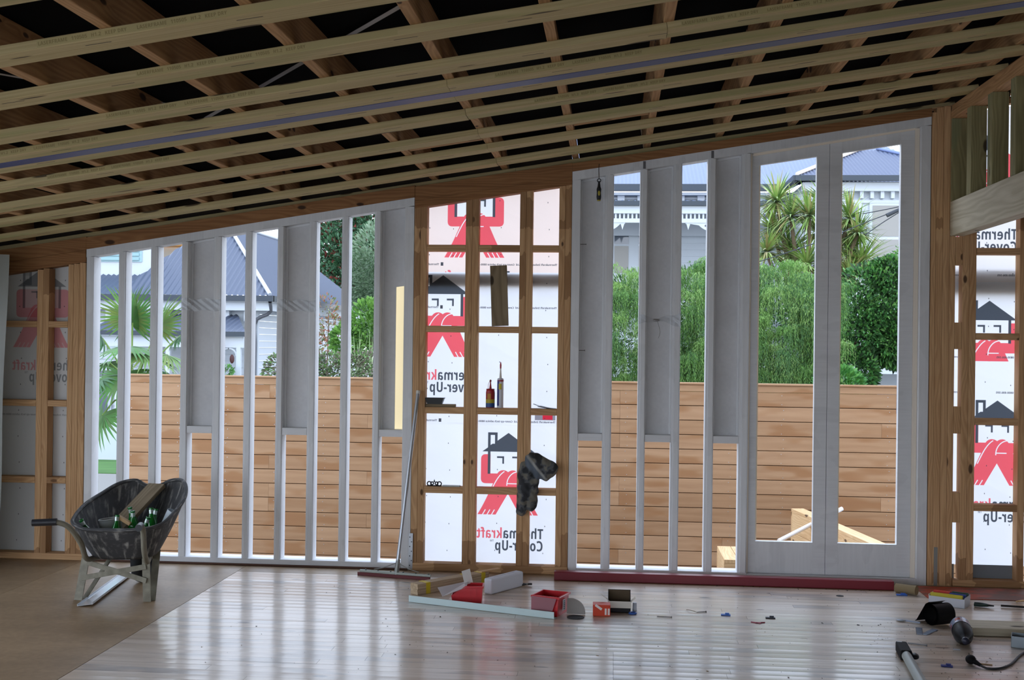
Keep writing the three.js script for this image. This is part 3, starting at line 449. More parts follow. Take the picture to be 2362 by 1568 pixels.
{ // feathery weeping tree over the fence
  const t = thing('weeping_tree', 'feathery weeping green tree standing behind the fence', 'tree', [1.3, GY, -9]);
  const cols = [[0.13, 0.29, 0.05], [0.2, 0.4, 0.08], [0.08, 0.2, 0.05], [0.27, 0.46, 0.11], [0.1, 0.24, 0.07], [0.32, 0.5, 0.14]], parts = [];
  for (let c = 0; c < 340; c++) { // hanging tufts
    const cx = rr(-1.65, 1.85), top = 3.76 + 0.1 * Math.sin(cx * 2.3) + 0.06 * Math.sin(cx * 7), cy = top - 1.95 * Math.pow(rnd(), 0.85), cz = 0.15 + 0.55 * (1 - Math.pow((cy - 2.75) / 1.2, 2)) + rr(-0.35, 0.12), tint = [pick(cols), pick(cols)], st = [];
    for (let i = 0; i < 34; i++) { const a = rr(0, 6.283), r = rr(0, 0.1); st.push([cx + Math.cos(a) * r, cy + rr(-0.05, 0.05), cz + Math.sin(a) * r, Math.cos(a) * rr(0.3, 1), Math.sin(a) * rr(0.3, 1), rr(0.18, 0.55)]); }
    const N = 22; parts.push(leafCloud(34 * N, (i) => { const s = st[Math.floor(i / N)], k = (i % N) / N, o = 0.2 * Math.sqrt(k) * (1 - 0.3 * k); return [s[0] + s[3] * o + rr(-0.012, 0.012), s[1] + 0.09 * Math.sin(k * 3.1) - k * k * s[5], s[2] + s[4] * o, s[3] * 0.3 + rr(-0.5, 0.5), -0.25 - k * 0.9 + rr(-0.35, 0.35), s[4] * 0.3 + rr(-0.5, 0.5)]; }, 0.042, 0.15, tint));
  }
  parts.push(leafCloud(18000, () => inEllipsoids([[-0.9, 2.8, -0.25, 0.85, 0.85, 0.4], [0.1, 2.9, -0.25, 0.9, 0.85, 0.4], [1.1, 2.8, -0.25, 0.85, 0.85, 0.4], [0.3, 2.2, -0.1, 1.4, 0.35, 0.4]], 0.3), 0.08, 0.25, [[0.04, 0.1, 0.03], [0.06, 0.14, 0.04]]));  // darker core leaves: shade inside the canopy is put in their colour
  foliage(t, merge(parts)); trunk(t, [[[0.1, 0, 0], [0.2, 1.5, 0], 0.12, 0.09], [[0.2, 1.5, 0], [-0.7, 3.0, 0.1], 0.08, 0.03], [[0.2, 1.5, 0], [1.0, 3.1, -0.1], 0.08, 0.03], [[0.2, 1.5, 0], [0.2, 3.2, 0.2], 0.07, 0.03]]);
}
{ // broad-leaved shrub
  const t = thing('broadleaf_shrub', 'dark green broad-leaved shrub behind the fence at the doors', 'shrub', [4.2, GY, -11.3]); t.scale.set(1.066, 1.02, 1.0);
  const E = [[0, 3.3, 0, 0.7, 0.55, 0.6], [-0.35, 2.9, 0.1, 0.45, 0.6, 0.5], [0.4, 3.1, 0, 0.5, 0.6, 0.5], [0.1, 2.75, 0.2, 0.6, 0.5, 0.5], [-0.35, 2.1, 0.3, 0.35, 0.35, 0.4], [0.35, 2.5, 0.2, 0.35, 0.3, 0.4], [0.9, 3.0, -0.1, 0.7, 0.9, 0.6], [-0.9, 3.0, 0, 0.5, 0.6, 0.5], [0.3, 3.65, 0, 0.4, 0.3, 0.3]];
  foliage(t, merge([leafCloud(4000, () => inEllipsoids(E, 0.0), 0.1, 0.5, [[0.02, 0.05, 0.015], [0.03, 0.08, 0.02]]), leafCloud(13000, () => inEllipsoids(E, 0.75), 0.085, 0.5, [[0.06, 0.2, 0.04], [0.1, 0.28, 0.05], [0.04, 0.14, 0.03], [0.16, 0.34, 0.08], [0.08, 0.24, 0.06]], 0.6)]), leafMat2);  // first cloud is a dark core, inner shade painted into its leaf colours
  trunk(t, [[[0, 0, 0.1], [-0.02, 2.5, 0.1], 0.075, 0.06], [[-0.02, 2.2, 0.1], [-0.5, 2.9, 0.1], 0.05, 0.02], [[-0.02, 2.4, 0.1], [0.5, 3.2, 0], 0.05, 0.02]]);
  const t2 = thing('clipped_shrub', 'small fine-leaved green bush beside the bay window', 'shrub', [5.12, GY + 3.3, -12.6]); foliage(t2, leafCloud(2500, () => inEllipsoids([[0, 0.55, 0, 0.4, 0.55, 0.35], [0.3, 0.4, 0, 0.4, 0.5, 0.3]], 0.8), 0.07, 0.4, [[0.12, 0.3, 0.05], [0.2, 0.4, 0.09], [0.07, 0.2, 0.04]])); trunk(t2, [[[0, -3.3, 0], [0, 0.4, 0], 0.05, 0.03]]);
  const t3 = thing('low_shrub', 'low leafy bush just above the fence under the weeping tree', 'shrub', [2.95, GY, -7.5]); foliage(t3, leafCloud(900, () => inEllipsoids([[0, 2.05, 0, 0.3, 0.22, 0.3]], 0.8), 0.09, 0.5, [[0.06, 0.22, 0.04], [0.12, 0.32, 0.06]]), leafMat2); trunk(t3, [[[0, 0, 0], [0, 2, 0], 0.04, 0.02]]);
}
function blade(L, w, dir, bend, c, segs = 4) { // long strap leaf
  const pos = [], col = [], idx = []; const d = dir.clone().normalize(), s = d.clone().cross(V(0, 1, 0)); if (s.lengthSq() < 0.01) s.set(1, 0, 0); s.normalize(); const p = V(0, 0, 0); let cur = d.clone();
  for (let i = 0; i <= segs; i++) { const t = i / segs, ww = w * (t < 0.15 ? 0.6 + t * 2.6 : 1 - Math.pow((t - 0.15) / 0.85, 1.6)) * 0.5; const a = p.clone().addScaledVector(s, ww), b = p.clone().addScaledVector(s, -ww); pos.push(a.x, a.y, a.z, b.x, b.y, b.z); for (let k = 0; k < 2; k++) col.push(...c); if (i) { const q = 2 * i; idx.push(q - 2, q - 1, q, q - 1, q + 1, q); } p.addScaledVector(cur, L / segs); cur.y -= bend / segs; cur.normalize(); }
  return bufGeo(pos, idx, null, col);
}
function rosette(n, L, w) { const gs = []; for (let i = 0; i < n; i++) { const el = Math.asin(rr(-0.55, 1)), az = rr(0, 6.283); const c = pick([[0.22, 0.36, 0.07], [0.32, 0.48, 0.11], [0.12, 0.22, 0.05], [0.42, 0.52, 0.16], [0.38, 0.33, 0.12]]); gs.push(blade(L * rr(0.75, 1.15), w, V(Math.cos(el) * Math.cos(az), Math.sin(el), Math.cos(el) * Math.sin(az)), rr(0.2, 0.9), c)); } return merge(gs); }
{ // cabbage tree
  const t = thing('cabbage_tree', 'tall cabbage tree with spiky leaf heads before the blue roof', 'tree', [3.42, GY, -14]);
  const variants = [rosette(150, 0.66, 0.046), rosette(140, 0.6, 0.044), rosette(160, 0.7, 0.046)];
  const heads = [[-0.42, 5.25, 0], [-0.2, 4.95, 0.3], [0.12, 4.95, 0.35], [0.42, 5.2, 0.1], [-0.62, 4.3, 0.2], [0.1, 4.05, 0.3], [0.38, 4.7, -0.2], [-0.45, 4.75, -0.2], [-0.15, 4.3, -0.2], [0.9, 4.95, 0], [1.02, 4.65, 0.2], [1.12, 4.1, 0.1], [0.85, 3.85, 0.3], [0.55, 4.2, 0], [1.0, 4.4, -0.3]];
  heads.forEach(([x, y, z], i) => { const m = mesh('leaf_head', variants[i % 3], leafMat, t); m.position.set(x, y, z); m.rotation.y = i * 1.3; m.rotation.z = rr(-0.3, 0.3); });
  heads.forEach(([x, y, z]) => mesh('branch', cylAB(V(x * 0.25 + 0.15, 2.9 + 0.1 * x, z * 0.3), V(x, y - 0.02, z), 0.05, 0.035, 7), bark, t)); mesh('trunk', cylAB(V(0.15, 0, 0), V(0.15, 3.0, 0), 0.13, 0.1, 10), bark, t);
}
{ // fan palm beyond the fence end
  const t = thing('fan_palm', 'fan palm with drooping fronds beside the fence end', 'palm', [-6.02, GY, -6.1]);
  const frond = (L, n, c) => { const gs = []; for (let i = 0; i < n; i++) { const a = (i / (n - 1) - 0.5) * 4.4, el = 0.12 * Math.cos(a * 2); gs.push(blade(L * (1 - 0.28 * Math.abs(i / (n - 1) - 0.5) * 2) * rr(0.92, 1.05), 0.05, V(Math.cos(a), el, Math.sin(a)), rr(0.35, 0.8), c.map((q) => q * rr(0.85, 1.15)), 5)); } return merge(gs); };
  const vs = [frond(0.6, 30, [0.08, 0.2, 0.04]), frond(0.54, 28, [0.17, 0.28, 0.06]), frond(0.57, 30, [0.05, 0.15, 0.05])];
  const F2 = [[0.02, 2.75, 0.05, 0.3, -1.25], [0.4, 2.7, 0.1, 0.1, -1.1], [-0.3, 2.55, 0.2, 2.9, -0.9], [0.1, 2.45, 0.35, 1.2, 0.2], [0.3, 2.35, 0.3, 0.4, 0.35], [-0.28, 2.05, 0.3, 2.6, 0.6], [-0.22, 1.6, 0.35, 2.2, 1.0], [0.5, 2.35, 0.1, 0.0, 0.4], [0.62, 2.1, 0.3, -0.2, 0.75], [0.05, 2.1, 0.4, 1.5, 0.8], [-0.1, 2.8, -0.1, 1.8, -1.2], [0.55, 2.6, -0.2, -0.4, -0.6], [-0.35, 2.25, -0.1, 3.4, 0.3]];
  F2.forEach(([x, y, z, az, tilt], i) => { const m = mesh('frond', vs[i % 3], leafMat, t); m.position.set(x, y, z); m.rotation.order = 'YXZ'; m.rotation.set(0, -az, -tilt); mesh('leaf_stalk', tube([V(0, 1.75, 0), V(x * 0.5, (y + 1.75) / 2 + 0.12, z * 0.5), V(x, y, z)], 0.011, 8, 5), M.plain('#7d9a4a', 0.7), t); });
  mesh('trunk', cylAB(V(0, 0, 0), V(0, 1.85, 0), 0.09, 0.1, 10), bark, t);
}
function bush(name, label, cat, pos, E, n, size, asp, cols, mat, branches, droop) { const t = thing(name, label, cat, pos); foliage(t, leafCloud(n, () => inEllipsoids(E, 0.72), size, asp, cols, droop), mat); trunk(t, branches); return t; }
bush('flowering_tree', 'tall dark tree flecked with red blossom beyond the left house', 'tree', [-10.2, FAR, -36.5], [[-0.6, 7.3, 0, 1.5, 1.0, 1], [0.7, 7.7, 0, 1.5, 1.15, 1], [-0.3, 6.3, 0.4, 1.6, 1.0, 1], [0.8, 6.4, 0.2, 1.5, 1.15, 1], [1.7, 7.6, 0, 1.4, 1.4, 1], [0.3, 5.5, 0.3, 1.6, 0.8, 1]], 13000, 0.24, 0.5, [[0.06, 0.17, 0.07], [0.12, 0.28, 0.13], [0.18, 0.34, 0.2], [0.04, 0.12, 0.05], [0.2, 0.36, 0.22], [0.14, 0.3, 0.16], [0.3, 0.06, 0.05]], leafMat2, [[[0.3, 0, 0], [0.3, 5, 0], 0.3, 0.2]]);
bush('olive_tree', 'pale grey-green tree in front of the red flecked tree', 'tree', [-6.9, FAR, -26], [[0, 5.6, 0, 0.85, 1.1, 0.7], [0.3, 4.6, 0.1, 0.9, 0.9, 0.7], [-0.35, 4.9, 0.2, 0.6, 0.9, 0.6], [0.2, 3.6, 0, 0.8, 0.7, 0.6]], 12000, 0.14, 0.3, [[0.22, 0.34, 0.18], [0.3, 0.42, 0.26], [0.14, 0.24, 0.12], [0.34, 0.44, 0.3]], leafMat2, [[[0.1, 0, 0], [0.1, 4.6, 0], 0.16, 0.08]]);
bush('bright_shrub', 'bright green leafy shrub behind the fence below the olive tree', 'shrub', [-3.62, GY, -9.2], [[-0.05, 2.85, 0, 0.28, 0.32, 0.3], [0.1, 2.6, 0, 0.35, 0.35, 0.3], [-0.35, 2.55, 0.1, 0.22, 0.25, 0.2], [0.3, 2.9, 0, 0.3, 0.3, 0.3]], 3000, 0.085, 0.5, [[0.14, 0.31, 0.05], [0.2, 0.4, 0.08], [0.08, 0.2, 0.04]], leafMat2, [[[0, 0, 0], [0, 2.6, 0], 0.04, 0.02]]);
bush('twiggy_hedge', 'low grey-brown hedge along the fence behind the left window', 'hedge', [-3.98, GY, -7.6], [[-0.35, 2.1, 0, 0.45, 0.34, 0.3], [0.2, 2.1, 0, 0.5, 0.3, 0.3], [0.6, 2.1, 0, 0.5, 0.32, 0.3]], 5000, 0.05, 0.55, [[0.12, 0.2, 0.07], [0.2, 0.16, 0.12], [0.07, 0.1, 0.05], [0.24, 0.22, 0.16], [0.16, 0.3, 0.08]], leafMat2, [[[-0.2, 0, 0], [-0.3, 2, 0], 0.03, 0.01], [[0.3, 0, 0], [0.35, 2, 0], 0.03, 0.01]]);
bush('red_leaf_shrub', 'thin red-brown twiggy shrub against the side of left house', 'shrub', [-4.6, GY, -10.3], [[0, 2.9, 0, 0.22, 0.4, 0.2], [0.12, 2.6, 0, 0.2, 0.4, 0.2]], 520, 0.06, 0.5, [[0.34, 0.12, 0.06], [0.24, 0.16, 0.08], [0.2, 0.24, 0.08]], leafMat2, [[[0, 0, 0], [0.05, 3.0, 0], 0.02, 0.008], [[0, 1.6, 0], [0.25, 2.8, 0], 0.012, 0.005], [[0, 1.9, 0], [-0.2, 2.9, 0], 0.012, 0.005]]);
{ const t = thing('flax_plant', 'upright sword-leaved plant beside the bright green shrub', 'plant', [-3.55, GY, -8.2]); for (let i = 0; i < 26; i++) { const m = mesh('leaf', blade(rr(1.0, 1.45), 0.035, V(rr(-0.22, 0.22), 1, rr(-0.2, 0.2)), 0.1, pick([[0.3, 0.42, 0.18], [0.22, 0.36, 0.14], [0.4, 0.48, 0.26]])), leafMat2, t); m.position.set(rr(-0.22, 0.22), 1.35, rr(-0.1, 0.1)); } mesh('root_clump', new THREE.ConeGeometry(0.2, 1.4, 8).translate(0, 0.7, 0), bark, t); }

// ---------------------------------------------------------------- neighbouring houses
function corrugated(w, l, pitch = 0.12, amp = 0.02) { // runs down -z.. along z, waves across x, rises in y
  const n = Math.round(w / pitch) * 6, pos = [], idx = [], uv = []; for (let i = 0; i <= n; i++) { const x = -w / 2 + w * i / n, y = amp * Math.sin(i / 6 * 2 * Math.PI); pos.push(x, y, 0, x, y, -l); uv.push(x, 0, x, l); } for (let i = 0; i < n; i++) { const a = 2 * i; idx.push(a, a + 2, a + 1, a + 1, a + 2, a + 3); } return bufGeo(pos, idx, uv);
}
// roof plane with waves running up the slope: corners in order eaveL, eaveR, ridgeR, ridgeL
function roofPlane(eL, eR, rR, rL, pitch = 0.14, amp = 0.022) {
  const A = V(...eL), B = V(...eR), C = V(...rR), Dd = V(...rL), w = A.distanceTo(B), n = Math.round(w / pitch) * 4, nr = B.clone().sub(A).cross(Dd.clone().sub(A)).normalize(), pos = [], idx = [];
  // straight up-slope ribs, cut by the hips
  const ax = B.clone().sub(A).normalize(), up = nr.clone().cross(ax).normalize(); const loc = (p) => { const q = p.clone().sub(A); return [q.dot(ax), q.dot(up)]; }; const [cx, cy] = loc(C), [dx, dy] = loc(Dd);
  const topAt = (s) => { let t = 1e9; if (dx > 1e-4 && s < dx) t = Math.min(t, dy * s / dx); if (cx < w - 1e-4 && s > cx) t = Math.min(t, cy * (w - s) / (w - cx)); if (s >= dx && s <= cx) t = dy + (cy - dy) * (cx > dx ? (s - dx) / (cx - dx) : 0); return t > 1e8 ? Math.min(dy, cy) : t; };
  for (let i = 0; i <= n; i++) { const s = w * i / n, o = amp * Math.sin(i / 4 * 2 * Math.PI), t = topAt(s), a = A.clone().addScaledVector(ax, s).addScaledVector(nr, o), b = a.clone().addScaledVector(up, t); pos.push(a.x, a.y, a.z, b.x, b.y, b.z); }
  for (let i = 0; i < n; i++) { const a = 2 * i; idx.push(a, a + 2, a + 1, a + 1, a + 2, a + 3); } return bufGeo(pos, idx);
}
const boards = (t, x0, x1, y0, y1, z, m, p = 0.16) => { let y = y0; while (y < y1 - 0.02) { const h = Math.min(p, y1 - y); const g = slab([[0, 0], [0.03, 0], [0.012, h], [0, h]], 0, x1 - x0); g.rotateY(-Math.PI / 2); g.rotateY(Math.PI); g.rotateY(0); g.translate(0, 0, 0); const b = new THREE.BufferGeometry(); void b; const gg = boardGeo(x1 - x0, h); gg.translate((x0 + x1) / 2, y, z); mesh('weatherboard', gg, m, t); y += p; } };
function boardGeo(w, h) { const P = [[0, 0.034], [h, 0.012], [h, 0], [0, 0]], pos = [], idx = []; const q = (a, b, c, d) => { const k = pos.length / 3; pos.push(...a, ...b, ...c, ...d); idx.push(k, k + 1, k + 2, k, k + 2, k + 3); }; for (let i = 0; i < 4; i++) { const [y, z] = P[i], [Y, Z] = P[(i + 1) % 4]; q([-w / 2, y, z], [w / 2, y, z], [w / 2, Y, Z], [-w / 2, Y, Z]); } return bufGeo(pos, idx); }
const darkGlass = PHY({ color: '#5b626c', roughness: 0.08, metalness: 0, clearcoat: 1, clearcoatRoughness: 0.03 }), blindGlass = PHY({ color: '#8d8a84', roughness: 0.3, clearcoat: 0.35, clearcoatRoughness: 0.05 });
const gutter = M.plain('#2f3842', 0.45), HW = M.housewhite;
{ // house on the left
  const h = thing('weatherboard_house', 'white weatherboard house with dark slate-blue iron roof behind the palm', 'house', [0, 0, 0]);
  const rf = M.plain('#4b5364', 0.42, 0.1), zF = -20, xC = -8.75, eY = 2.68;
  const zB = -31, xL = -15.5; const ridge = 4.75;
  mesh('roof_plane', roofPlane([-12.2, eY, zF + 0.4], [xC + 0.45, eY, zF + 0.4], [-10.55, ridge, zF - 3.0], [-11.0, ridge, zF - 3.0]), rf, h); mesh('roof_plane', roofPlane([xL, eY, zF + 0.4], [-11.9, eY, zF + 0.4], [-11.9, 3.24, zF - 1.0], [xL, 3.24, zF - 1.0]), rf, h);
  mesh('roof_plane', roofPlane([xC + 0.45, eY, zF + 0.4], [xC + 0.45, eY, zB], [-10.55, ridge, zB + 3], [-10.55, ridge, zF - 3.0]), rf, h);
  mesh('hip_flashing', cylAB(V(xC + 0.45, eY + 0.03, zF + 0.4), V(-10.55, ridge + 0.04, zF - 3.0), 0.05, 0.05, 8), M.plain('#c6ccd6', 0.4, 0.3), h);
  mesh('ridge_flashing', cylAB(V(-10.55, ridge + 0.04, zF - 3), V(-10.55, ridge + 0.04, zB + 3), 0.06, 0.06, 8), M.plain('#c6ccd6', 0.4, 0.3), h);
  mesh('gutter', box([xL, xC + 0.55], [eY - 0.14, eY + 0.0], [zF + 0.38, zF + 0.5]), gutter, h); mesh('gutter', box([xC + 0.43, xC + 0.55], [eY - 0.14, eY + 0.0], [zB, zF + 0.45]), gutter, h);
  mesh('fascia', box([xL, xC + 0.42], [eY - 0.36, eY - 0.14], [zF + 0.3, zF + 0.36]), HW, h); mesh('fascia', box([xC + 0.36, xC + 0.42], [eY - 0.36, eY - 0.14], [zB, zF + 0.3]), HW, h);
  boards(h, xL, xC, FAR, eY - 0.3, zF, HW, 0.165);
  // side wall boards run back along z
  { let y = FAR; while (y < eY - 0.3) { const g = boardGeo(zF - zB, 0.16); g.rotateY(Math.PI / 2); g.translate(xC, y, (zF + zB) / 2); mesh('weatherboard', g, HW, h); y += 0.165; } }
  mesh('corner_board', box([xC - 0.06, xC + 0.06], [FAR, eY - 0.15], [zF - 0.05, zF + 0.06]), HW, h);
  mesh('downpipe', tube([V(xC + 0.46, eY - 0.15, zF + 0.42), V(xC + 0.4, eY - 0.4, zF + 0.2), V(xC + 0.02, eY - 0.6, zF + 0.12), V(xC + 0.0, eY - 1.2, zF + 0.1), V(xC, FAR, zF + 0.1)], 0.045, 30, 8), M.plain('#5a5c62', 0.5), h);
  for (let i = 0; i < 14; i++) mesh('eave_bracket', box([xC - 0.25 - i * 0.5, xC - 0.12 - i * 0.5], [eY - 0.62, eY - 0.34], [zF + 0.03, zF + 0.22]), HW, h);
  // veranda
  const vz = -18.2; mesh('veranda_roof', roofPlane([-12.2, 1.78, vz], [-8.45, 1.78, vz], [-9.2, 2.22, zF + 0.05], [-12.2, 2.22, zF + 0.05]), rf, h); mesh('gutter', box([-12.2, -8.42], [1.68, 1.79], [vz - 0.02, vz + 0.08]), gutter, h); mesh('veranda_beam', box([-12.2, -8.5], [1.42, 1.67], [vz - 0.12, vz - 0.04]), HW, h);
  for (const x of [-8.62, -9.1, -10.3, -11.5]) mesh('veranda_post', box([x - 0.05, x + 0.05], [FAR, 1.45], [vz - 0.13, vz - 0.03]), HW, h);
  for (const x of [-8.62, -9.1]) { const s = x > -9 ? -1 : 1; mesh('bracket', new THREE.TorusGeometry(0.17, 0.03, 6, 14, Math.PI / 2).rotateZ(s > 0 ? Math.PI / 2 : 0).translate(x + s * 0.23, 1.23, vz - 0.08), HW, h); }
  mesh('veranda_rail', box([-12.2, -8.6], [0.62, 0.7], [vz - 0.1, vz - 0.04]), HW, h); for (let x = -9.08; x < -8.66; x += 0.085) mesh('baluster', box([x, x + 0.035], [FAR, 0.62], [vz - 0.09, vz - 0.05]), HW, h);
  tag(mesh('house_number_plate', new THREE.SphereGeometry(0.07, 12, 8).scale(0.8, 1.5, 0.3).translate(-8.76, 1.16, vz - 0.01), M.plain('#4a2422', 0.5), h), 'dark red oval plate');
  // window, base trim
  mesh('window_frame', box([-13.5, -12.38], [-0.62, 0.9], [zF + 0.03, zF + 0.1]), HW, h); mesh('window_pane', box([-13.4, -12.47], [-0.5, 0.8], [zF + 0.1, zF + 0.115]), darkGlass, h);
  // upper part behind with louvres
  const z2 = -21.1; mesh('upper_wall', box([-17, -11.75], [2.5, 6.2], [z2 - 0.2, z2]), HW, h); const lou = M.plain('#8fb0b4', 0.6); for (const x of [-14.35, -12.75]) { const f = mesh('shutter', box([x - 0.62, x + 0.62], [3.58, 5.9], [z2, z2 + 0.03]), M.plain('#9fbcc0', 0.6), h); for (let y = 3.62; y < 5.8; y += 0.11) mesh('louvre', box([x - 0.56, x + 0.56], [y, y + 0.07], [z2 + 0.03, z2 + 0.07]), lou, f); }
  mesh('cream_wall', box([-15.3, -11.2], [2.6, 4.3], [-24.6, -24.4]), M.plain('#e6dfcd', 0.7), h); tag(mesh('orange_soffit', box([-15.3, -11.0], [4.22, 4.6], [-24.3, -23.7]), M.plain('#c98a3c', 0.6), h), 'orange-brown timber soffit');
}
{ const t = thing('geranium', 'red flowering geranium on the left house veranda rail', 'plant', [-9.05, 0.74, -18.0]); mesh('leaves', leafCloud(160, () => inEllipsoids([[0, 0.08, 0, 0.14, 0.1, 0.1], [0.25, 0.15, 0, 0.12, 0.1, 0.1]], 0.6), 0.09, 0.7, [[0.12, 0.3, 0.08]]), leafMat2, t); mesh('flowers', leafCloud(260, () => inEllipsoids([[0.0, 0.14, 0.12, 0.18, 0.1, 0.08], [-0.08, 0.75, 0, 0.06, 0.1, 0.06], [-0.06, 0.42, 0, 0.05, 0.08, 0.06]], 0.8), 0.08, 0.9, [[0.6, 0.03, 0.03], [0.5, 0.02, 0.03]]), leafMat2, t); mesh('stem', tube([V(0, -0.1, 0), V(-0.05, 0.4, 0), V(-0.07, 0.8, 0)], 0.008, 8, 5), bark, t); mesh('pot', new THREE.CylinderGeometry(0.12, 0.09, 0.18, 12).translate(0, -0.05, 0), M.plain('#8a4a34', 0.8), t); }
tag(mesh('lawn', box([-16, -6.2], [GY, GY + 0.012], [-15.55, -13.2]), STD({ map: tex(256, 256, (u, v) => { const a = fbm(u * 60, v * 60, 60, 60, 811, 2); return mix3([74, 116, 48], [54, 90, 34], a); }, 2, 2), roughness: 0.95 })), 'green mown lawn before the left house', 'lawn', null, 'stuff');
tag(mesh('garden_wall', box([-16, -9.6], [GY, -0.17], [-15.8, -15.6]), HW), 'low white wall at the back of the lawn', 'wall');
{ // house on the right
  const h = thing('veranda_villa', 'white villa with fretwork veranda, bay window and blue iron roof', 'house', [0, 0, 0]);
  const rf = M.plain('#6b7690', 0.5, 0.0), z = -22, e = 5.66;
  mesh('roof_plane', roofPlane([-5, e, z + 0.4], [9, e, z + 0.4], [6.2, 8.2, z - 5], [-5, 8.2, z - 5], 0.1, 0.015), rf, h);
  mesh('gutter', box([-5, 4.25], [e - 0.17, e], [z + 0.36, z + 0.5]), gutter, h);
  mesh('frieze', box([-5, 5], [4.4, e - 0.15], [z - 0.05, z]), HW, h); mesh('frieze_rail', box([-5, 4.2], [5.32, 5.38], [z, z + 0.06]), HW, h); mesh('soffit', box([-5, 4.2], [e - 0.26, e - 0.2], [z, z + 0.36]), HW, h);
  for (let x = -1.0; x < 4.0; x += 0.505) mesh('eave_bracket', box([x + 0.05, x + 0.23], [e - 0.46, e - 0.26], [z + 0.0, z + 0.2]), HW, h);
  // veranda
  const vz = -20.3; mesh('veranda_roof', roofPlane([-5, 5.07, vz], [4.0, 5.07, vz], [4.0, 5.3, z + 0.02], [-5, 5.3, z + 0.02], 0.16, 0.02), rf, h); mesh('gutter', box([-5, 4.0], [4.97, 5.08], [vz - 0.02, vz + 0.09]), gutter, h);
  mesh('veranda_fascia', box([-5, 4.0], [4.83, 4.965], [vz - 0.08, vz]), HW, h); mesh('frieze_rail', box([-5, 4.0], [4.78, 4.83], [vz - 0.07, vz + 0.015]), HW, h); mesh('frieze_rail', box([-5, 4.0], [4.56, 4.66], [vz - 0.06, vz - 0.01]), HW, h);
  for (let x = -1.2, i = 0; x < 3.6; x += 0.1, i++) mesh('baluster', box([x, x + 0.042], [4.66, 4.78], [vz - 0.05, vz - 0.02]), HW, h);
  // fretwork brackets with drops
  const fret = (x0, x1) => { const d = Math.sign(x1 - x0), s = new THREE.Shape(), q = (x, y) => new THREE.Vector2(x, y); s.moveTo(x0, 4.57); s.lineTo(x1, 4.57); s.lineTo(x1, 4.2); s.quadraticCurveTo(x1 - d * 0.1, 4.27, x1 - d * 0.12, 4.35); s.quadraticCurveTo(x1 - d * 0.3, 4.39, x1 - d * 0.4, 4.5); s.lineTo(x0 + d * 0.11, 4.535); s.lineTo(x0 + d * 0.065, 4.39); s.lineTo(x0 + d * 0.02, 4.535); s.lineTo(x0, 4.535); void q; for (let k = 0; k < 3; k++) { const c = new THREE.Path(); c.absarc(x1 - d * (0.07 + k * 0.085), 4.43 + k * 0.03, 0.026, 0, 6.283); s.holes.push(c); } return new THREE.ExtrudeGeometry(s, { depth: 0.035, bevelEnabled: false, curveSegments: 8 }).translate(0, 0, vz - 0.06); };
  mesh('fretwork', fret(1.7, 2.42), HW, h); mesh('fretwork', fret(0.25, -0.3), HW, h);
  for (const x of [-0.36, 2.48]) mesh('veranda_post', box([x - 0.05, x + 0.05], [1, 4.83], [vz - 0.09, vz]), HW, h);
  boards(h, -5, 4.3, 2.2, 4.75, z - 0.3, HW, 0.17);
  mesh('window_frame', box([-0.55, 1.0], [3.3, 4.85], [z - 0.27, z - 0.2]), HW, h);
  for (const [a, b] of [[-0.5, -0.05], [-0.0, 0.36], [0.62, 0.95]]) { mesh('window_pane', box([a, b], [4.2, 4.8], [z - 0.2, z - 0.19]), darkGlass, h); mesh('window_pane', box([a, b], [3.45, 4.15], [z - 0.2, z - 0.19]), blindGlass, h); }
  mesh('window_sill', box([-0.6, 1.05], [3.22, 3.32], [z - 0.25, z - 0.1]), HW, h); for (let x = -0.5; x < 1; x += 0.16) mesh('sill_bracket', box([x, x + 0.07], [3.05, 3.2], [z - 0.25, z - 0.15]), HW, h);
  mesh('corner_board', box([1.05, 1.25], [2, 4.9], [z - 0.27, z - 0.2]), HW, h);
  // projecting bay
  const bz = -19.8, ex = 5.58, rb = M.plain('#4c556c', 0.55); mesh('roof_plane', roofPlane([4.2, ex, bz + 0.3], [8.6, ex, bz + 0.3], [6.6, 6.62, bz - 2.4], [6.2, 6.62, bz - 2.4], 0.09, 0.013), rb, h); mesh('roof_plane', roofPlane([4.2, ex, -23.5], [4.2, ex, bz + 0.3], [6.2, 6.62, bz - 2.4], [6.2, 6.62, -23.5], 0.09, 0.013), rb, h);
  mesh('hip_flashing', cylAB(V(4.2, ex + 0.04, bz + 0.3), V(6.2, 6.66, bz - 2.4), 0.045, 0.045, 8), M.plain('#e6d8c6', 0.5), h); mesh('hip_flashing', cylAB(V(8.6, ex + 0.04, bz + 0.3), V(6.6, 6.66, bz - 2.4), 0.045, 0.045, 8), M.plain('#6f7fa8', 0.5), h);
  mesh('gutter', box([4.15, 8.65], [ex - 0.12, ex], [bz + 0.28, bz + 0.4]), gutter, h); mesh('gutter', box([4.1, 4.22], [ex - 0.12, ex], [-22, bz + 0.38]), gutter, h);
  mesh('bay_wall', box([4.45, 8.4], [1.0, ex - 0.1], [-23, bz]), HW, h); mesh('cornice', box([4.35, 8.5], [ex - 0.34, ex - 0.14], [bz, bz + 0.2]), HW, h); mesh('frieze_rail', box([4.4, 8.45], [4.98, 5.05], [bz, bz + 0.06]), HW, h);
  for (let x = 4.5; x < 8.4; x += 0.235) mesh('eave_bracket', box([x, x + 0.08], [ex - 0.5, ex - 0.34], [bz, bz + 0.14]), HW, h);
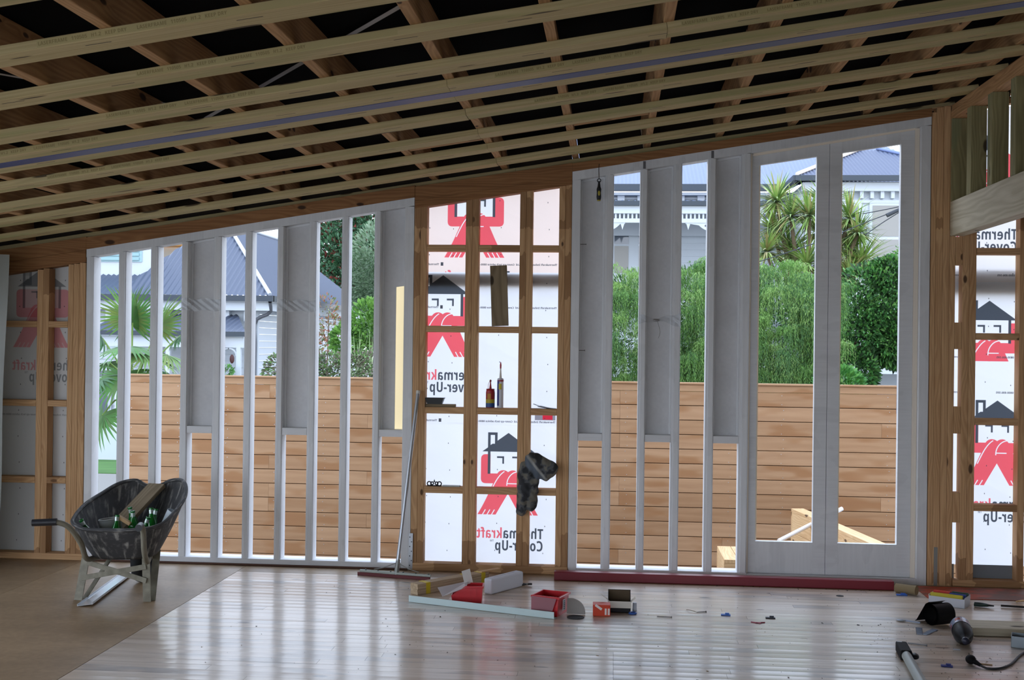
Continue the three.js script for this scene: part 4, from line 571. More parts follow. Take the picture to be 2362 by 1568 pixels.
  for (const [a, b] of [[5.0, 5.66], [5.98, 6.68], [7.0, 7.7]]) { const f = mesh('window_frame', box([a - 0.07, b + 0.07], [3.2, 5.0], [bz, bz + 0.05]), HW, h); mesh('window_pane', box([a, b], [4.2, 4.92], [bz + 0.05, bz + 0.06]), b < 5.7 ? darkGlass : blindGlass, f); mesh('window_pane', box([a, b], [3.3, 4.13], [bz + 0.05, bz + 0.06]), b < 5.7 ? darkGlass : blindGlass, f); }
  mesh('window_sill', box([4.6, 8.2], [3.08, 3.2], [bz, bz + 0.16]), HW, h);
  mesh('base_wall', box([-5, 8.6], [GY, 2.3], [-23, -22.6]), HW, h);
}
{ const k = M.plain('#3a3d42', 0.8); const t = thing('power_line', 'sagging black service cables in front of the bay window', 'cable'); const P = [[V(2.3, 2.99, -12), V(3.45, 3.39, -12), V(4.3, 3.75, -12), V(5.6, 4.25, -12)], [V(4.2, 3.5, -12), V(4.5, 3.72, -12), V(5.6, 4.4, -12)], [V(4.2, 3.88, -12.2), V(4.7, 3.98, -12.2), V(5.6, 4.2, -12.2)]]; for (const p of P) mesh('cable', tube(p, 0.008, 24, 5), k, t); mesh('insulator', cylAB(V(4.55, 3.83, -12), V(4.8, 3.95, -12), 0.035, 0.03, 8), k, t); }

// ---------------------------------------------------------------- wheelbarrow and its load
const at = (g, x, y, z) => g.translate(x, y, z);
const smear = tex(256, 256, (u, v) => { const a = fbm(u * 16, v * 5, 16, 5, 1001, 4), b = fbm(u * 20, v * 20, 20, 20, 1005, 3); const k = sm(0.52, 0.8, a) * 0.75 + 0.2 * sm(0.55, 0.8, b); return mix3([60, 60, 61], [156, 153, 146], k); }, 0.35, 0.35);
const dusty = tex(256, 256, (u, v) => { const a = fbm(u * 8, v * 8, 8, 8, 1011, 4); return mix3([150, 146, 128], [104, 98, 84], a); }, 0.3, 0.3);
{
  const O = [-3.0, 0, 1.0], t = thing('wheelbarrow', 'dusty black plastic wheelbarrow with grey steel legs loaded with bottles', 'wheelbarrow', O), L = (p) => V(p[0] - O[0], p[1] - O[1], p[2] - O[2]);
  const rim = [[-3.24, 0.478, 1.31], [-3.14, 0.458, 1.375], [-2.98, 0.456, 1.385], [-2.8, 0.462, 1.365], [-2.71, 0.478, 1.3], [-2.685, 0.53, 1.12], [-2.7, 0.6, 0.9], [-2.775, 0.655, 0.7], [-2.87, 0.665, 0.56], [-2.95, 0.65, 0.515], [-3.02, 0.618, 0.505], [-3.12, 0.618, 0.505], [-3.18, 0.648, 0.51], [-3.27, 0.635, 0.56], [-3.325, 0.585, 0.72], [-3.33, 0.545, 0.95], [-3.3, 0.505, 1.15]].map(L);
  const bot = [[-3.17, 0.262, 1.19], [-3.1, 0.255, 1.235], [-2.98, 0.255, 1.24], [-2.87, 0.258, 1.235], [-2.81, 0.265, 1.19], [-2.8, 0.27, 1.1], [-2.82, 0.28, 1.0], [-2.86, 0.29, 0.92], [-2.91, 0.3, 0.86], [-2.96, 0.305, 0.84], [-3.01, 0.305, 0.835], [-3.07, 0.305, 0.835], [-3.11, 0.3, 0.845], [-3.155, 0.295, 0.88], [-3.18, 0.285, 0.95], [-3.19, 0.275, 1.03], [-3.19, 0.268, 1.12]].map(L);
  const N = 68, R = 10, cr = new THREE.CatmullRomCurve3(rim, true).getPoints(N), cb = new THREE.CatmullRomCurve3(bot, true).getPoints(N), pos = [], uv = [], idx = []; const bc = bot.reduce((a, p) => a.add(p), V(0, 0, 0)).multiplyScalar(1 / bot.length);
  for (let j = 0; j <= R + 2; j++) for (let i = 0; i <= N; i++) { let p; if (j <= R) { const s = j / R; p = cr[i].clone().lerp(cb[i], Math.pow(s, 1.25)); p.y = cr[i].y + (cb[i].y - cr[i].y) * s; } else p = cb[i].clone().lerp(bc, (j - R) * 0.5); pos.push(p.x, p.y, p.z); uv.push(i / N * 2.2, j / R * 0.3); }
  for (let j = 0; j < R + 2; j++) for (let i = 0; i < N; i++) { const a = j * (N + 1) + i; idx.push(a, a + 1, a + N + 1, a + 1, a + N + 2, a + N + 1); }
  const tm = STD({ map: smear, roughness: 0.7 }), tray = mesh('tray', bufGeo(pos, idx, uv), tm, t); mesh('rim', tube(rim, 0.0125, 120, 8, true), tm, tray);
  const fm = STD({ map: dusty, roughness: 0.65, metalness: 0.15 });
  const hl = [[-3.11, 0.17, 0.66], [-3.13, 0.235, 0.92], [-3.17, 0.245, 1.15], [-3.16, 0.27, 1.3], [-3.15, 0.38, 1.4], [-3.2, 0.49, 1.47], [-3.26, 0.515, 1.5], [-3.3, 0.515, 1.51]].map(L), hr = [[-3.03, 0.17, 0.66], [-2.93, 0.24, 0.92], [-2.83, 0.25, 1.15], [-2.76, 0.275, 1.36], [-2.738, 0.36, 1.45], [-2.735, 0.47, 1.475], [-2.728, 0.512, 1.52], [-2.715, 0.515, 1.57]].map(L);
  for (const [c, g0, g1] of [[hl, [-3.25, 0.516, 1.497], [-3.385, 0.512, 1.53]], [hr, [-2.728, 0.512, 1.53], [-2.695, 0.516, 1.64]]]) { const h = mesh('handle', tube(c, 0.0165, 60, 10), fm, t); const a = L(g0), b = L(g1); mesh('grip', cylAB(a, b, 0.0215, 0.0205, 14), M.plain('#26272c', 0.4), h); }
  const flat = (p, q, w = 0.036) => barAB(L(p), L(q), 0.006, w, 0.001);
  for (const [a, b, c, d] of [[[-3.222, 0.25, 1.17], [-3.235, 0, 1.24], [-3.1, 0.26, 1.04], [-3.215, 0, 1.2]], [[-2.82, 0.27, 1.22], [-2.808, 0, 1.22], [-2.83, 0.28, 1.02], [-2.792, 0, 1.19]]]) { const leg = mesh('leg', barAB(L(a), L(b), 0.006, 0.05, 0.001), fm, t); mesh('leg_strut', barAB(L(c), L(d), 0.006, 0.044, 0.001), fm, leg); }
  mesh('cross_brace', flat([-3.205, 0.228, 1.19], [-2.815, 0.125, 1.225], 0.006), fm, t).geometry.scale(1, 1, 1); mesh('cross_brace', barAB(L([-3.23, 0.13, 1.21]), L([-2.815, 0.215, 1.23]), 0.032, 0.005, 0.001), fm, t); mesh('cross_brace', barAB(L([-3.2, 0.225, 1.2]), L([-2.81, 0.13, 1.235]), 0.032, 0.005, 0.001), fm, t);
  const wc = L([-3.07, 0.165, 0.66]); const ty = new THREE.TorusGeometry(0.118, 0.047, 12, 28).rotateY(Math.PI / 2 + 0.12); mesh('tyre', ty.translate(wc.x, wc.y, wc.z), M.plain('#1c1c1e', 0.85), t); mesh('wheel_hub', new THREE.CylinderGeometry(0.082, 0.082, 0.05, 20).rotateZ(Math.PI / 2).rotateY(0.12).translate(wc.x, wc.y, wc.z), M.plain('#8a8878', 0.6), t); mesh('axle', cylAB(L([-3.14, 0.165, 0.65]), L([-3.0, 0.165, 0.67]), 0.009), fm, t);
  tag(mesh('board', barAB(V(-3.13, 0.375, 1.0), V(-3.02, 0.625, 0.56), 0.028, 0.125, 0.002), M.oldwood), 'weathered grey board lying in the wheelbarrow tray', 'board');
  const bottle = (name = 'beer_bottle') => { const g = new THREE.Group(); g.name = name; mesh('glass', lathe([[0, 0], [0.0295, 0.002], [0.0305, 0.01], [0.0305, 0.125], [0.027, 0.15], [0.0165, 0.18], [0.0135, 0.195], [0.013, 0.224], [0.0145, 0.226], [0.0145, 0.232], [0.0105, 0.233], [0.0095, 0.2]], 20), PHY({ color: '#0f9a34', roughness: 0.06, transmission: 0.55, thickness: 0, clearcoat: 1, clearcoatRoughness: 0.03 }), g); mesh('neck_foil', lathe([[0.0137, 0.196], [0.0134, 0.22]], 16), M.plain('#c9d6cf', 0.3, 0.6), g); return g; };
  const proto = bottle(); const spots = [[-2.955, 0.3, 1.09, 0.02, 0.02], [-2.895, 0.305, 1.02, -0.3, 0.05], [-2.835, 0.32, 1.1, -0.22, 0.02], [-2.97, 0.315, 0.98, -0.2, 0.15], [-3.13, 0.29, 1.2, -0.55, -0.1], [-3.03, 0.285, 1.2, 0.1, -0.15], [-2.9, 0.29, 1.18, -0.35, -0.1]];
  spots.forEach(([x, y, z, rz, rx], i) => { const b = i ? proto.clone() : proto; b.name = numbered('beer_bottle'); b.position.set(x, y, z); b.rotation.set(rx, i, rz); scene.add(b); tag(b, 'empty green glass beer bottle in the wheelbarrow tray', 'bottle', 'green bottles in the wheelbarrow'); });
  const bk = thing('paint_pail', 'small grey plastic pail tilted in the wheelbarrow', 'pail', [-3.115, 0.3, 1.02], 0); bk.rotation.z = 0.12; mesh('body', lathe([[0, 0], [0.055, 0], [0.07, 0.17], [0.067, 0.17], [0.052, 0.006], [0, 0.006]], 24), M.plain('#8f908c', 0.6), bk); mesh('lip', new THREE.TorusGeometry(0.07, 0.004, 6, 28).rotateX(Math.PI / 2).translate(0, 0.168, 0), M.plain('#a2a39f', 0.6), bk);
  tag(mesh('paper_cup', at(lathe([[0, 0], [0.026, 0], [0.034, 0.1], [0.032, 0.1], [0.024, 0.004], [0, 0.004]], 18).rotateZ(-0.5), -2.8, 0.43, 0.97), M.plain('#d9e2ea', 0.6)), 'white paper cup among the green bottles', 'cup');
  tag(mesh('wood_offcut', at(rbox(0.09, 0.02, 0.035, 0.002).rotateZ(-0.5), -3.0, 0.475, 1.12), M.pine), 'short pale wood offcut resting on the bottles', 'offcut');
}
tag(mesh('metal_channel', (() => { const s = new THREE.Shape([[-0.045, 0.012], [-0.043, 0.012], [-0.042, 0.002], [0.042, 0.002], [0.043, 0.012], [0.045, 0.012], [0.045, 0], [-0.045, 0]].map((p) => new THREE.Vector2(...p))); const g = new THREE.ExtrudeGeometry(s, { depth: 0.96, bevelEnabled: false }).translate(0, 0, -0.48); g.rotateX(0.0); g.rotateZ(0.12); return g.rotateY(0.15).translate(-3.19, 0.008, 0.925); })(), M.plain('#e6ecf2', 0.22, 0.5)), 'shiny metal channel lying under the wheelbarrow', 'channel');

// ---------------------------------------------------------------- tools and materials along the wall
{
  const t = thing('floor_squeegee', 'wide floor squeegee with long metal pole leaning on the framing', 'squeegee', [-1.45, 0, 0.27]);
  mesh('pole', cylAB(V(0.0, 0.03, 0.0), V(0.093, 1.245, -0.238), 0.0125, 0.0125, 14), M.steel, t); mesh('pole_cap', cylAB(V(0.093, 1.24, -0.237), V(0.0945, 1.262, -0.241), 0.0145, 0.0145, 14), M.plain('#d6d4cc', 0.5), t); mesh('socket', cylAB(V(0, 0.02, 0), V(0.008, 0.12, -0.02), 0.017, 0.015, 12), M.dirtysteel, t);
  const head = mesh('head', barAB(V(-0.262, 0.03, -0.052), V(0.245, 0.03, 0.06), 0.016, 0.016, 0.003), M.plain('#a9b0a8', 0.5, 0.3), t); mesh('rubber_blade', barAB(V(-0.275, 0.011, -0.042), V(0.243, 0.011, 0.072), 0.022, 0.012, 0.002), M.plain('#6e3438', 0.7), t);
  for (let i = 0; i < 6; i++) mesh('rivet', new THREE.SphereGeometry(0.007, 8, 6).translate(-0.22 + i * 0.09, 0.038, -0.043 + i * 0.02), M.plain('#5d635f', 0.5), head);
  for (const s of [-1, 1]) mesh('stay', tube([V(0.004, 0.1, -0.01), V(s * 0.09, 0.065, 0.01 + s * 0.012), V(s * 0.16, 0.046, s * 0.03)], 0.003, 10, 5), M.dirtysteel, t);
}
{
  const t = thing('moulding_bundle', 'bundle of pale wood mouldings strapped with yellow tape', 'bundle', [-1.04, 0, 0.55], 0.86), n = 0.62;
  for (let i = 0; i < 3; i++) for (let j = 0; j < 4; j++) tb(t, 'moulding', [-n / 2 + rr(0, 0.006), n / 2], [j * 0.0175 + 0.0005, j * 0.0175 + 0.0172], [-0.036 + i * 0.024, -0.0125 + i * 0.024], M.moulding, 0.0012);
  for (const x of [-0.22, 0.13, 0.26]) mesh('tape', box([x - 0.017, x + 0.017], [0.0, 0.0715], [-0.0375, 0.0375]), M.plain('#d8c020', 0.45), t); tb(t, 'moulding', [0.25, 0.42], [0.0715, 0.08], [0.0, 0.03], M.pine, 0.001);
}
tag(mesh('metal_angle', (() => { const v = barAB(V(-1.236, 0.021, 0.998), V(-0.324, 0.021, 1.326), 0.04, 0.0025, 0.0005), h = barAB(V(-1.23, 0.002, 0.981), V(-0.318, 0.002, 1.309), 0.003, 0.034, 0.0005); return merge([v, h]); })(), M.plain('#b7c8c8', 0.42, 0.35)), 'long pale grey metal angle lying on the floorboards', 'flashing');
const redP = PHY({ color: '#cc1a26', roughness: 0.35, clearcoat: 0.3 }), clearP = PHY({ color: '#e6e2e4', roughness: 0.35, transmission: 0.75, thickness: 0 });
function bin(t, L, Wd, H, slopeFront) { // open plastic bin, walls 3 mm
  const th = 0.003, f = H * (slopeFront ? 0.42 : 1); const prof = [[-L / 2 + 0.008, 0], [L / 2 - 0.008, 0], [L / 2, H], [slopeFront ? -L * 0.05 : -L / 2, H], [-L / 2, f]];
  for (const z of [-Wd / 2, Wd / 2 - th]) mesh('side_wall', slab(prof, z, z + th), redP, t);
  mesh('floor_panel', box([-L / 2 + 0.008, L / 2 - 0.008], [0, th], [-Wd / 2, Wd / 2]), redP, t); mesh('end_wall', slab([[L / 2 - 0.008, 0], [L / 2, H], [L / 2 - th, H], [L / 2 - 0.008 - th, 0]], -Wd / 2 + th, Wd / 2 - th), redP, t); mesh('end_wall', slab([[-L / 2 + 0.008, 0], [-L / 2, f], [-L / 2 + th, f], [-L / 2 + 0.008 + th, 0]], -Wd / 2 + th, Wd / 2 - th), redP, t);
  if (!slopeFront) for (const [X, Z] of [[[-L / 2 - 0.008, L / 2 + 0.008], [-Wd / 2 - 0.008, -Wd / 2]], [[-L / 2 - 0.008, L / 2 + 0.008], [Wd / 2, Wd / 2 + 0.008]], [[-L / 2 - 0.008, -L / 2], [-Wd / 2, Wd / 2]], [[L / 2, L / 2 + 0.008], [-Wd / 2, Wd / 2]]]) tb(t, 'rim', X, [H - 0.012, H], Z, redP, 0.002);
  else { tb(t, 'rim', [-L * 0.05, L / 2 + 0.005], [H - 0.014, H], [Wd / 2, Wd / 2 + 0.006], redP, 0.002); tb(t, 'rim', [L / 2, L / 2 + 0.006], [H - 0.014, H], [-Wd / 2, Wd / 2], redP, 0.002); }
}
{
  const t = thing('plastic_bin', 'red plastic bin with clear lid hinged open beside the moulding bundle', 'bin', [-0.882, 0, 0.92], 0.06); t.scale.setScalar(0.9); bin(t, 0.215, 0.12, 0.115, true);
  for (const x of [0.02, 0.06]) mesh('rib', box([x, x + 0.003], [0.005, 0.1], [0.0605, 0.0625]), redP, t);
  mesh('lid', (() => { const q = [[0, 0.122, -0.06], [-0.004, 0.106, 0.062], [-0.165, 0.045, 0.085], [-0.21, 0.078, -0.04]], o = q.map((p) => [p[0], p[1] + 0.003, p[2]]), P = [...q, ...o].flat(); return bufGeo(P, [0, 1, 2, 0, 2, 3, 4, 6, 5, 4, 7, 6, 0, 4, 1, 1, 4, 5, 1, 5, 2, 2, 5, 6, 2, 6, 3, 3, 6, 7, 3, 7, 0, 0, 7, 4]).toNonIndexed(); })(), clearP, t).geometry.computeVertexNormals();
  tag(mesh('leaflet', (() => { const g = new THREE.BoxGeometry(0.055, 0.09, 0.002); g.rotateZ(0.25); g.rotateY(0.4); return g.translate(-0.89, 0.14, 0.875); })(), M.plain('#e6e6e0', 0.7)), 'white leaflet with yellow print sticking out of the red bin', 'leaflet');
}
{
  const t = thing('plastic_bin', 'red plastic bin of screws with cloudy lid hanging at its front', 'bin', [-0.352, 0, 1.165], -0.33); bin(t, 0.165, 0.17, 0.115, false);
  mesh('lid', (() => { const g = slab([[-0.085, 0.112], [0.075, 0.108], [0.068, 0.09], [0.04, 0.004], [-0.085, 0.004]], 0, 0.002); return g.translate(0, 0, 0.096); })(), PHY({ color: '#d0909a', roughness: 0.4, transmission: 0.6, thickness: 0 }), t);
  mesh('label', box([0.0845, 0.0855], [0.025, 0.09], [-0.02, 0.02]), M.plain('#dfe0e4', 0.6), t); const lt = mesh('label_print', merge([0, 1, 2, 3, 4].map((i) => box([0.0854, 0.0859], [0.032 + i * 0.011, 0.038 + i * 0.011], [-0.012, 0.012]))), M.plain('#6a6f86', 0.7), t); void lt;
  const sc = []; for (let i = 0; i < 60; i++) sc.push(cylAB(V(rr(-0.07, 0.07), 0.062 + rr(0, 0.02), rr(-0.07, 0.07)), V(rr(-0.07, 0.07), 0.066 + rr(0, 0.02), rr(-0.07, 0.07)).multiplyScalar(1), 0.0022, 0.0022, 5)); const s2 = thing('loose_screws', 'heap of loose screws inside the red bin with cloudy lid', 'screws', [-0.352, 0.0, 1.165], -0.33); const sm2 = mesh('screw_heap', sc, M.plain('#8c8272', 0.4, 0.7), s2); sm2.userData.kind = 'stuff'; s2.userData.kind = 'stuff';
}
{ const t = thing('foam_block', 'long white polystyrene block lying by the middle bay', 'block', [-0.688, 0, 0.565], 1.02); mesh('foam', at(rbox(0.345, 0.1, 0.065, 0.012, 3), 0, 0.0505, 0), M.plain('#dfe2ea', 0.85), t); mesh('score_line', box([-0.11, 0.11], [0.1, 0.1012], [-0.004, 0.004]), M.plain('#c6c9d2', 0.85), t); }
{ const t = thing('pliers', 'dark pliers on the floor behind the white foam block', 'pliers', [-0.56, 0.012, 0.42], 0.3); for (const s of [-1, 1]) { const a = mesh('arm', tube([V(-0.07, 0, s * 0.014), V(-0.02, 0, s * 0.016), V(0.01, 0, 0), V(0.045, 0, -s * 0.004)], 0.006, 14, 7), M.plain('#33353a', 0.5), t); void a; } mesh('pivot', new THREE.CylinderGeometry(0.009, 0.009, 0.012, 10).translate(0.01, 0, 0), M.dirtysteel, t); }
tag(mesh('grey_card', (() => { const s = new THREE.Shape(); s.moveTo(-0.055, 0); s.lineTo(0.055, 0); s.quadraticCurveTo(0.055, 0.075, -0.02, 0.092); s.lineTo(-0.055, 0.092); s.closePath(); const g = new THREE.ExtrudeGeometry(s, { depth: 0.004, bevelEnabled: false, curveSegments: 10 }); return g.rotateX(-0.35).translate(-0.2, 0.0015, 1.185); })(), M.plain('#aca8a3', 0.7)), 'grey card with one rounded corner behind red screw bin', 'card');
tag(mesh('dark_disc', new THREE.CylinderGeometry(0.05, 0.05, 0.003, 28).translate(-0.2, 0.002, 1.265), M.plain('#2c2a2a', 0.8)), 'thin dark disc lying beside red screw bin', 'disc');  // flat dark disc on the floor
{
  const t = thing('fixings_box', 'small orange printed fixings box in front of black carton', 'box', [-0.05, 0, 1.17], 0.03); mesh('carton', at(rbox(0.102, 0.066, 0.085, 0.002, 1), 0, 0.0332, 0), M.plain('#d2401c', 0.55), t);
  const pr = M.plain('#e9dfda', 0.6), st = mesh('printed_screw', merge([box([-0.045, 0.0], [-0.007, 0.007], [0, 0.0008]).rotateZ(-0.6).translate(0.0, 0.04, 0.0426)]), pr, t); void st; for (const x of [0.018, 0.036]) mesh('printed_panel', box([x, x + 0.011], [0.008, 0.046], [0.0425, 0.0432]), pr, t);
}
{
  const t = thing('open_carton', 'open black carton with pale flaps folded out', 'carton', [0.055, 0, 1.045], 0.0); const bk = M.plain('#222126', 0.7), inn = M.plain('#5a4a36', 0.85), fl = M.plain('#e2dacb', 0.85);
  const w = 0.135, d = 0.11, h = 0.115; mesh('back_wall', box([-w / 2, w / 2], [0, h], [-d / 2, -d / 2 + 0.003]), bk, t); mesh('inner_face', box([-w / 2 + 0.004, w / 2 - 0.004], [0.005, h - 0.002], [-d / 2 + 0.0032, -d / 2 + 0.0042]), inn, t); mesh('front_wall', box([-w / 2, w / 2], [0, 0.06], [d / 2 - 0.003, d / 2]), bk, t); mesh('floor_panel', box([-w / 2, w / 2], [0, 0.003], [-d / 2, d / 2]), bk, t);
  for (const s of [-1, 1]) mesh('side_wall', slab([[-d / 2, 0], [d / 2, 0], [d / 2, 0.06], [-d / 2, h]], 0, 0.003).rotateY(-Math.PI / 2).translate(s > 0 ? w / 2 : -w / 2 + 0.003, 0, 0), bk, t);
  mesh('flap', barAB(V(0, 0.066, d / 2 + 0.001), V(0, 0.04, d / 2 + 0.058), 0.002, 0.14, 0.0004), fl, t); mesh('flap', barAB(V(-w / 2, 0.065, 0.01), V(-w / 2 - 0.05, 0.105, 0.02), 0.002, 0.08, 0.0004), fl, t); mesh('flap', barAB(V(w / 2, 0.06, 0.03), V(w / 2 + 0.03, 0.09, 0.03), 0.002, 0.05, 0.0004), fl, t);
}
tag(mesh('tape_ring', new THREE.TorusGeometry(0.019, 0.006, 8, 24).rotateX(Math.PI / 2).translate(0.135, 0.006, 1.13), M.plain('#2b58a8', 0.5)), 'small blue plastic ring beside black carton', 'ring');
tag(mesh('plastic_plug', at(new THREE.CylinderGeometry(0.012, 0.014, 0.05, 14), 0.148, 0.025, 1.045), M.plain('#cfd6e2', 0.5)), 'small white plastic plug standing beside black carton', 'plug');
tag(mesh('red_bar', (() => { const g = bar(2.247, 0.058, 0.07, 0.004); return g.translate(0.7435, 0.0295, 0.172); })(), STD({ color: '#7f1e2c', roughness: 0.4 })), 'long dark red painted bar lying along the window sill', 'bar');
tag(mesh('post_offcut', cylAB(V(1.98, 0.032, 0.34), V(1.87, 0.03, 0.255), 0.031, 0.029, 14), M.plain('#8d7a5a', 0.9)), 'short round wooden post offcut beside the red bar', 'offcut');

// ---------------------------------------------------------------- clutter at the right
{
  const c = [2.118, 0, 0.585], th = -0.52; const t = thing('packer_box', 'white open box filled with coloured plastic packers', 'box', c, th), wm = M.plain('#d5d8e2', 0.6), w = 0.215, d = 0.14, h = 0.055;
  mesh('front_wall', box([-w / 2, w / 2], [0, h], [d / 2 - 0.002, d / 2]), wm, t); mesh('back_wall', box([-w / 2, w / 2], [0, h + 0.012], [-d / 2, -d / 2 + 0.002]), wm, t); for (const s of [-1, 1]) mesh('side_wall', box([s * w / 2 - 0.001, s * w / 2 + 0.001], [0, h + 0.008], [-d / 2, d / 2]), wm, t); mesh('floor_panel', box([-w / 2, w / 2], [0, 0.002], [-d / 2, d / 2]), wm, t);
  const rows = [['#c8382a', -0.1, 0.0, -0.05, 0.02, 'red'], ['#25479a', 0.004, 0.1, -0.005, 0.02, 'blue'], ['#c9b822', -0.1, 0.09, 0.03, 0.062, 'yellow'], ['#23483a', 0.004, 0.1, -0.064, -0.01, 'dark green']];
  for (const [col, x0, x1, z0, z1, nm] of rows) { const s = thing('packer_stack', `row of ${nm} plastic packers inside the white box`, 'packers', c, th, null); const n = 6, m = M.plain(col, 0.5); for (let i = 0; i < n; i++) mesh('packer', box([x0, x1], [0.004, h + 0.008 + rr(0, 0.014)], [z0 + (z1 - z0) * i / n + 0.0004, z0 + (z1 - z0) * (i + 1) / n]), m, s); }
}
{ // black membrane roll
  const ax = V(0.88, 0, -0.47).normalize(), t = thing('membrane_roll', 'roll of black plastic membrane with a loose flap', 'roll', [1.9, 0.069, 1.165], 0), len = 0.125; const sp = []; for (let i = 0; i <= 150; i++) { const a = i / 150 * 2 * Math.PI * 3.2, r = 0.038 + 0.03 * i / 150; sp.push([Math.cos(a + 0.25) * r, Math.sin(a + 0.25) * r]); } const e = sp[sp.length - 1]; void e;
  const pos = [], idx = []; const u = V(0, 1, 0).cross(ax).normalize(); sp.push([sp[150][0] + 0.0, sp[150][1]]); sp.forEach(([a, b], i) => { for (const s of [-0.5, 0.5]) { const p = ax.clone().multiplyScalar(s * len).addScaledVector(u, a).add(V(0, b, 0)); pos.push(p.x, p.y, p.z); } if (i) { const k = 2 * i; idx.push(k - 2, k - 1, k, k - 1, k + 1, k); } });
  const bm = M.matte('#121214', 0.5); mesh('coil', bufGeo(pos, idx), bm, t); const q = (a, b, s) => ax.clone().multiplyScalar(s * len).addScaledVector(u, a).add(V(0, b, 0)); const f = [], fi = []; [[0.02, 0.0665], [0.045, 0.052], [0.08, 0.0], [0.115, -0.052], [0.132, -0.066]].forEach(([a, b], i) => { for (const s of [-0.5, 0.5]) { const p = q(a, b, s); f.push(p.x, p.y, p.z); } if (i) { const k = 2 * i; fi.push(k - 2, k - 1, k, k - 1, k + 1, k); } }); mesh('loose_flap', bufGeo(f, fi), bm, t);
}
{ // dark soft drink bottle lying on its side
  const t = thing('drink_bottle', 'dark plastic soft drink bottle lying on its side', 'bottle', [1.955, 0.054, 1.37], 0); const prof = [[0, 0], [0.036, 0.002], [0.044, 0.02], [0.045, 0.1], [0.043, 0.12], [0.045, 0.14], [0.044, 0.2], [0.038, 0.24], [0.024, 0.275], [0.014, 0.3], [0.0135, 0.315]]; const orient = (g) => g.scale(1.18, 1.18, 1.18).rotateX(Math.PI / 2).rotateY(-0.2); mesh('body', orient(lathe(prof, 28)), PHY({ color: '#060404', roughness: 0.45, specularIntensity: 0.12 }), t);
  const lab = (() => { const w = 256, c = document.createElement('canvas'); c.width = w; c.height = 64; const g = c.getContext('2d'); g.fillStyle = '#8d95ad'; g.fillRect(0, 0, w, 64); g.fillStyle = '#9a2a2c'; for (let i = 0; i < 6; i++) g.fillRect(i * 44, 10 + (i % 2) * 14, 22, 30); g.fillStyle = '#e6e6ee'; for (let i = 0; i < 9; i++) g.fillRect(i * 29, 5 + (i * 17) % 40, 12, 7); const x = new THREE.CanvasTexture(c); x.colorSpace = THREE.SRGBColorSpace; return x; })(); mesh('label', orient(lathe([[0.0458, 0.03], [0.0458, 0.125]], 28)), STD({ map: lab, roughness: 0.25, metalness: 0.3 }), t); mesh('cap', orient(lathe([[0, 0.328], [0.0155, 0.327], [0.016, 0.308], [0.0145, 0.307]], 18)), M.plain('#2a2c3c', 0.4), t);
}
tag(mesh('timber_length', barBox([2.02, 3.4], [0.001, 0.045], [1.19, 1.395], 0.003), M.grey), 'pale timber length lying on floor beside the drink bottle', 'timber');
{ const t = thing('bracket_box', 'grey galvanised joist hanger box on the floor at the frame edge', 'bracket', [2.235, 0, 1.6], -0.35), m = M.plain('#8f989e', 0.45, 0.6); mesh('base', box([-0.07, 0.07], [0, 0.002], [-0.05, 0.05]), m, t); for (const z of [-0.05, 0.048]) mesh('side_plate', box([-0.07, 0.07], [0, 0.06], [z, z + 0.002]), m, t); mesh('end_plate', box([-0.07, -0.068], [0, 0.06], [-0.05, 0.05]), m, t); mesh('slot', merge([box([-0.0712, -0.0702], [0.02, 0.045], [-0.02, -0.012]), box([-0.0712, -0.0702], [0.02, 0.045], [0.004, 0.012]), box([-0.0712, -0.0702], [0.03, 0.036], [-0.012, 0.004])]), M.plain('#5a6066', 0.6), t); mesh('dark_inside', box([-0.06, 0.065], [0.002, 0.04], [-0.045, 0.045]), M.plain('#2a2c2e', 0.9), t); }  // dark block fills the inside of the open box
{ const t = thing('tool_pole', 'pale grey pole with a black end fitting lying on the floor', 'pole', [1.52, 0.028, 1.83], 0); mesh('shaft', cylAB(V(-0.004, 0, 0.14), V(-0.08, 0.0, 0.9), 0.024, 0.026, 18), M.plain('#9aa29e', 0.45), t); mesh('end_fitting', (() => { const g = rbox(0.058, 0.054, 0.2, 0.01, 3); return g.rotateY(-0.1).translate(0.004, 0.0, 0.06); })(), M.matte('#17181a'), t); mesh('slot', (() => box([-0.012, 0.012], [0.0265, 0.028], [-0.03, -0.018]).rotateY(-0.1))(), M.plain('#c9ccd0', 0.5), t); mesh('trigger', at(new THREE.SphereGeometry(0.02, 12, 8).scale(1, 0.8, 1.5), 0.036, 0.0, 0.16), M.plain('#17181a', 0.5), t); }
{ const t = thing('power_plug', 'black power plug with dark cable trailing across the floor', 'plug', [1.83, 0, 2.0]); mesh('plug_body', at(new THREE.SphereGeometry(0.026, 16, 12).scale(1, 0.9, 1.15), 0, 0.024, 0), M.matte('#151517'), t); mesh('collar', cylAB(V(0.012, 0.02, 0.02), V(0.03, 0.012, 0.06), 0.014, 0.008, 10), M.matte('#151517'), t); mesh('cable', tube([V(0.028, 0.012, 0.055), V(0.05, 0.006, 0.09), V(0.1, 0.006, 0.09), V(0.18, 0.006, 0.02), V(0.344, 0.006, -0.244), V(0.6, 0.006, -0.5), V(1.0, 0.006, -0.6)], 0.0058, 60, 7), M.plain('#2a2c30', 0.5), t); for (const s of [-1, 1]) mesh('pin', box([-0.003, 0.003], [0.018 + s * 0.005, 0.02 + s * 0.005], [-0.045, -0.026]).rotateY(-0.9), M.steel, t); }
tag(mesh('wood_sliver', box([-0.035, 0.035], [0.001, 0.005], [-0.004, 0.004]).rotateY(-0.25).translate(1.9, 0, 2.0), M.pine), 'pale wood sliver beside the black power plug', 'sliver');
tag(mesh('floor_hole_cap', new THREE.CylinderGeometry(0.024, 0.024, 0.0016, 20).translate(1.475, 0.001, 0.43), M.plain('#2b2620', 0.8)), 'dark round plug set in the pale floorboards', 'plug');
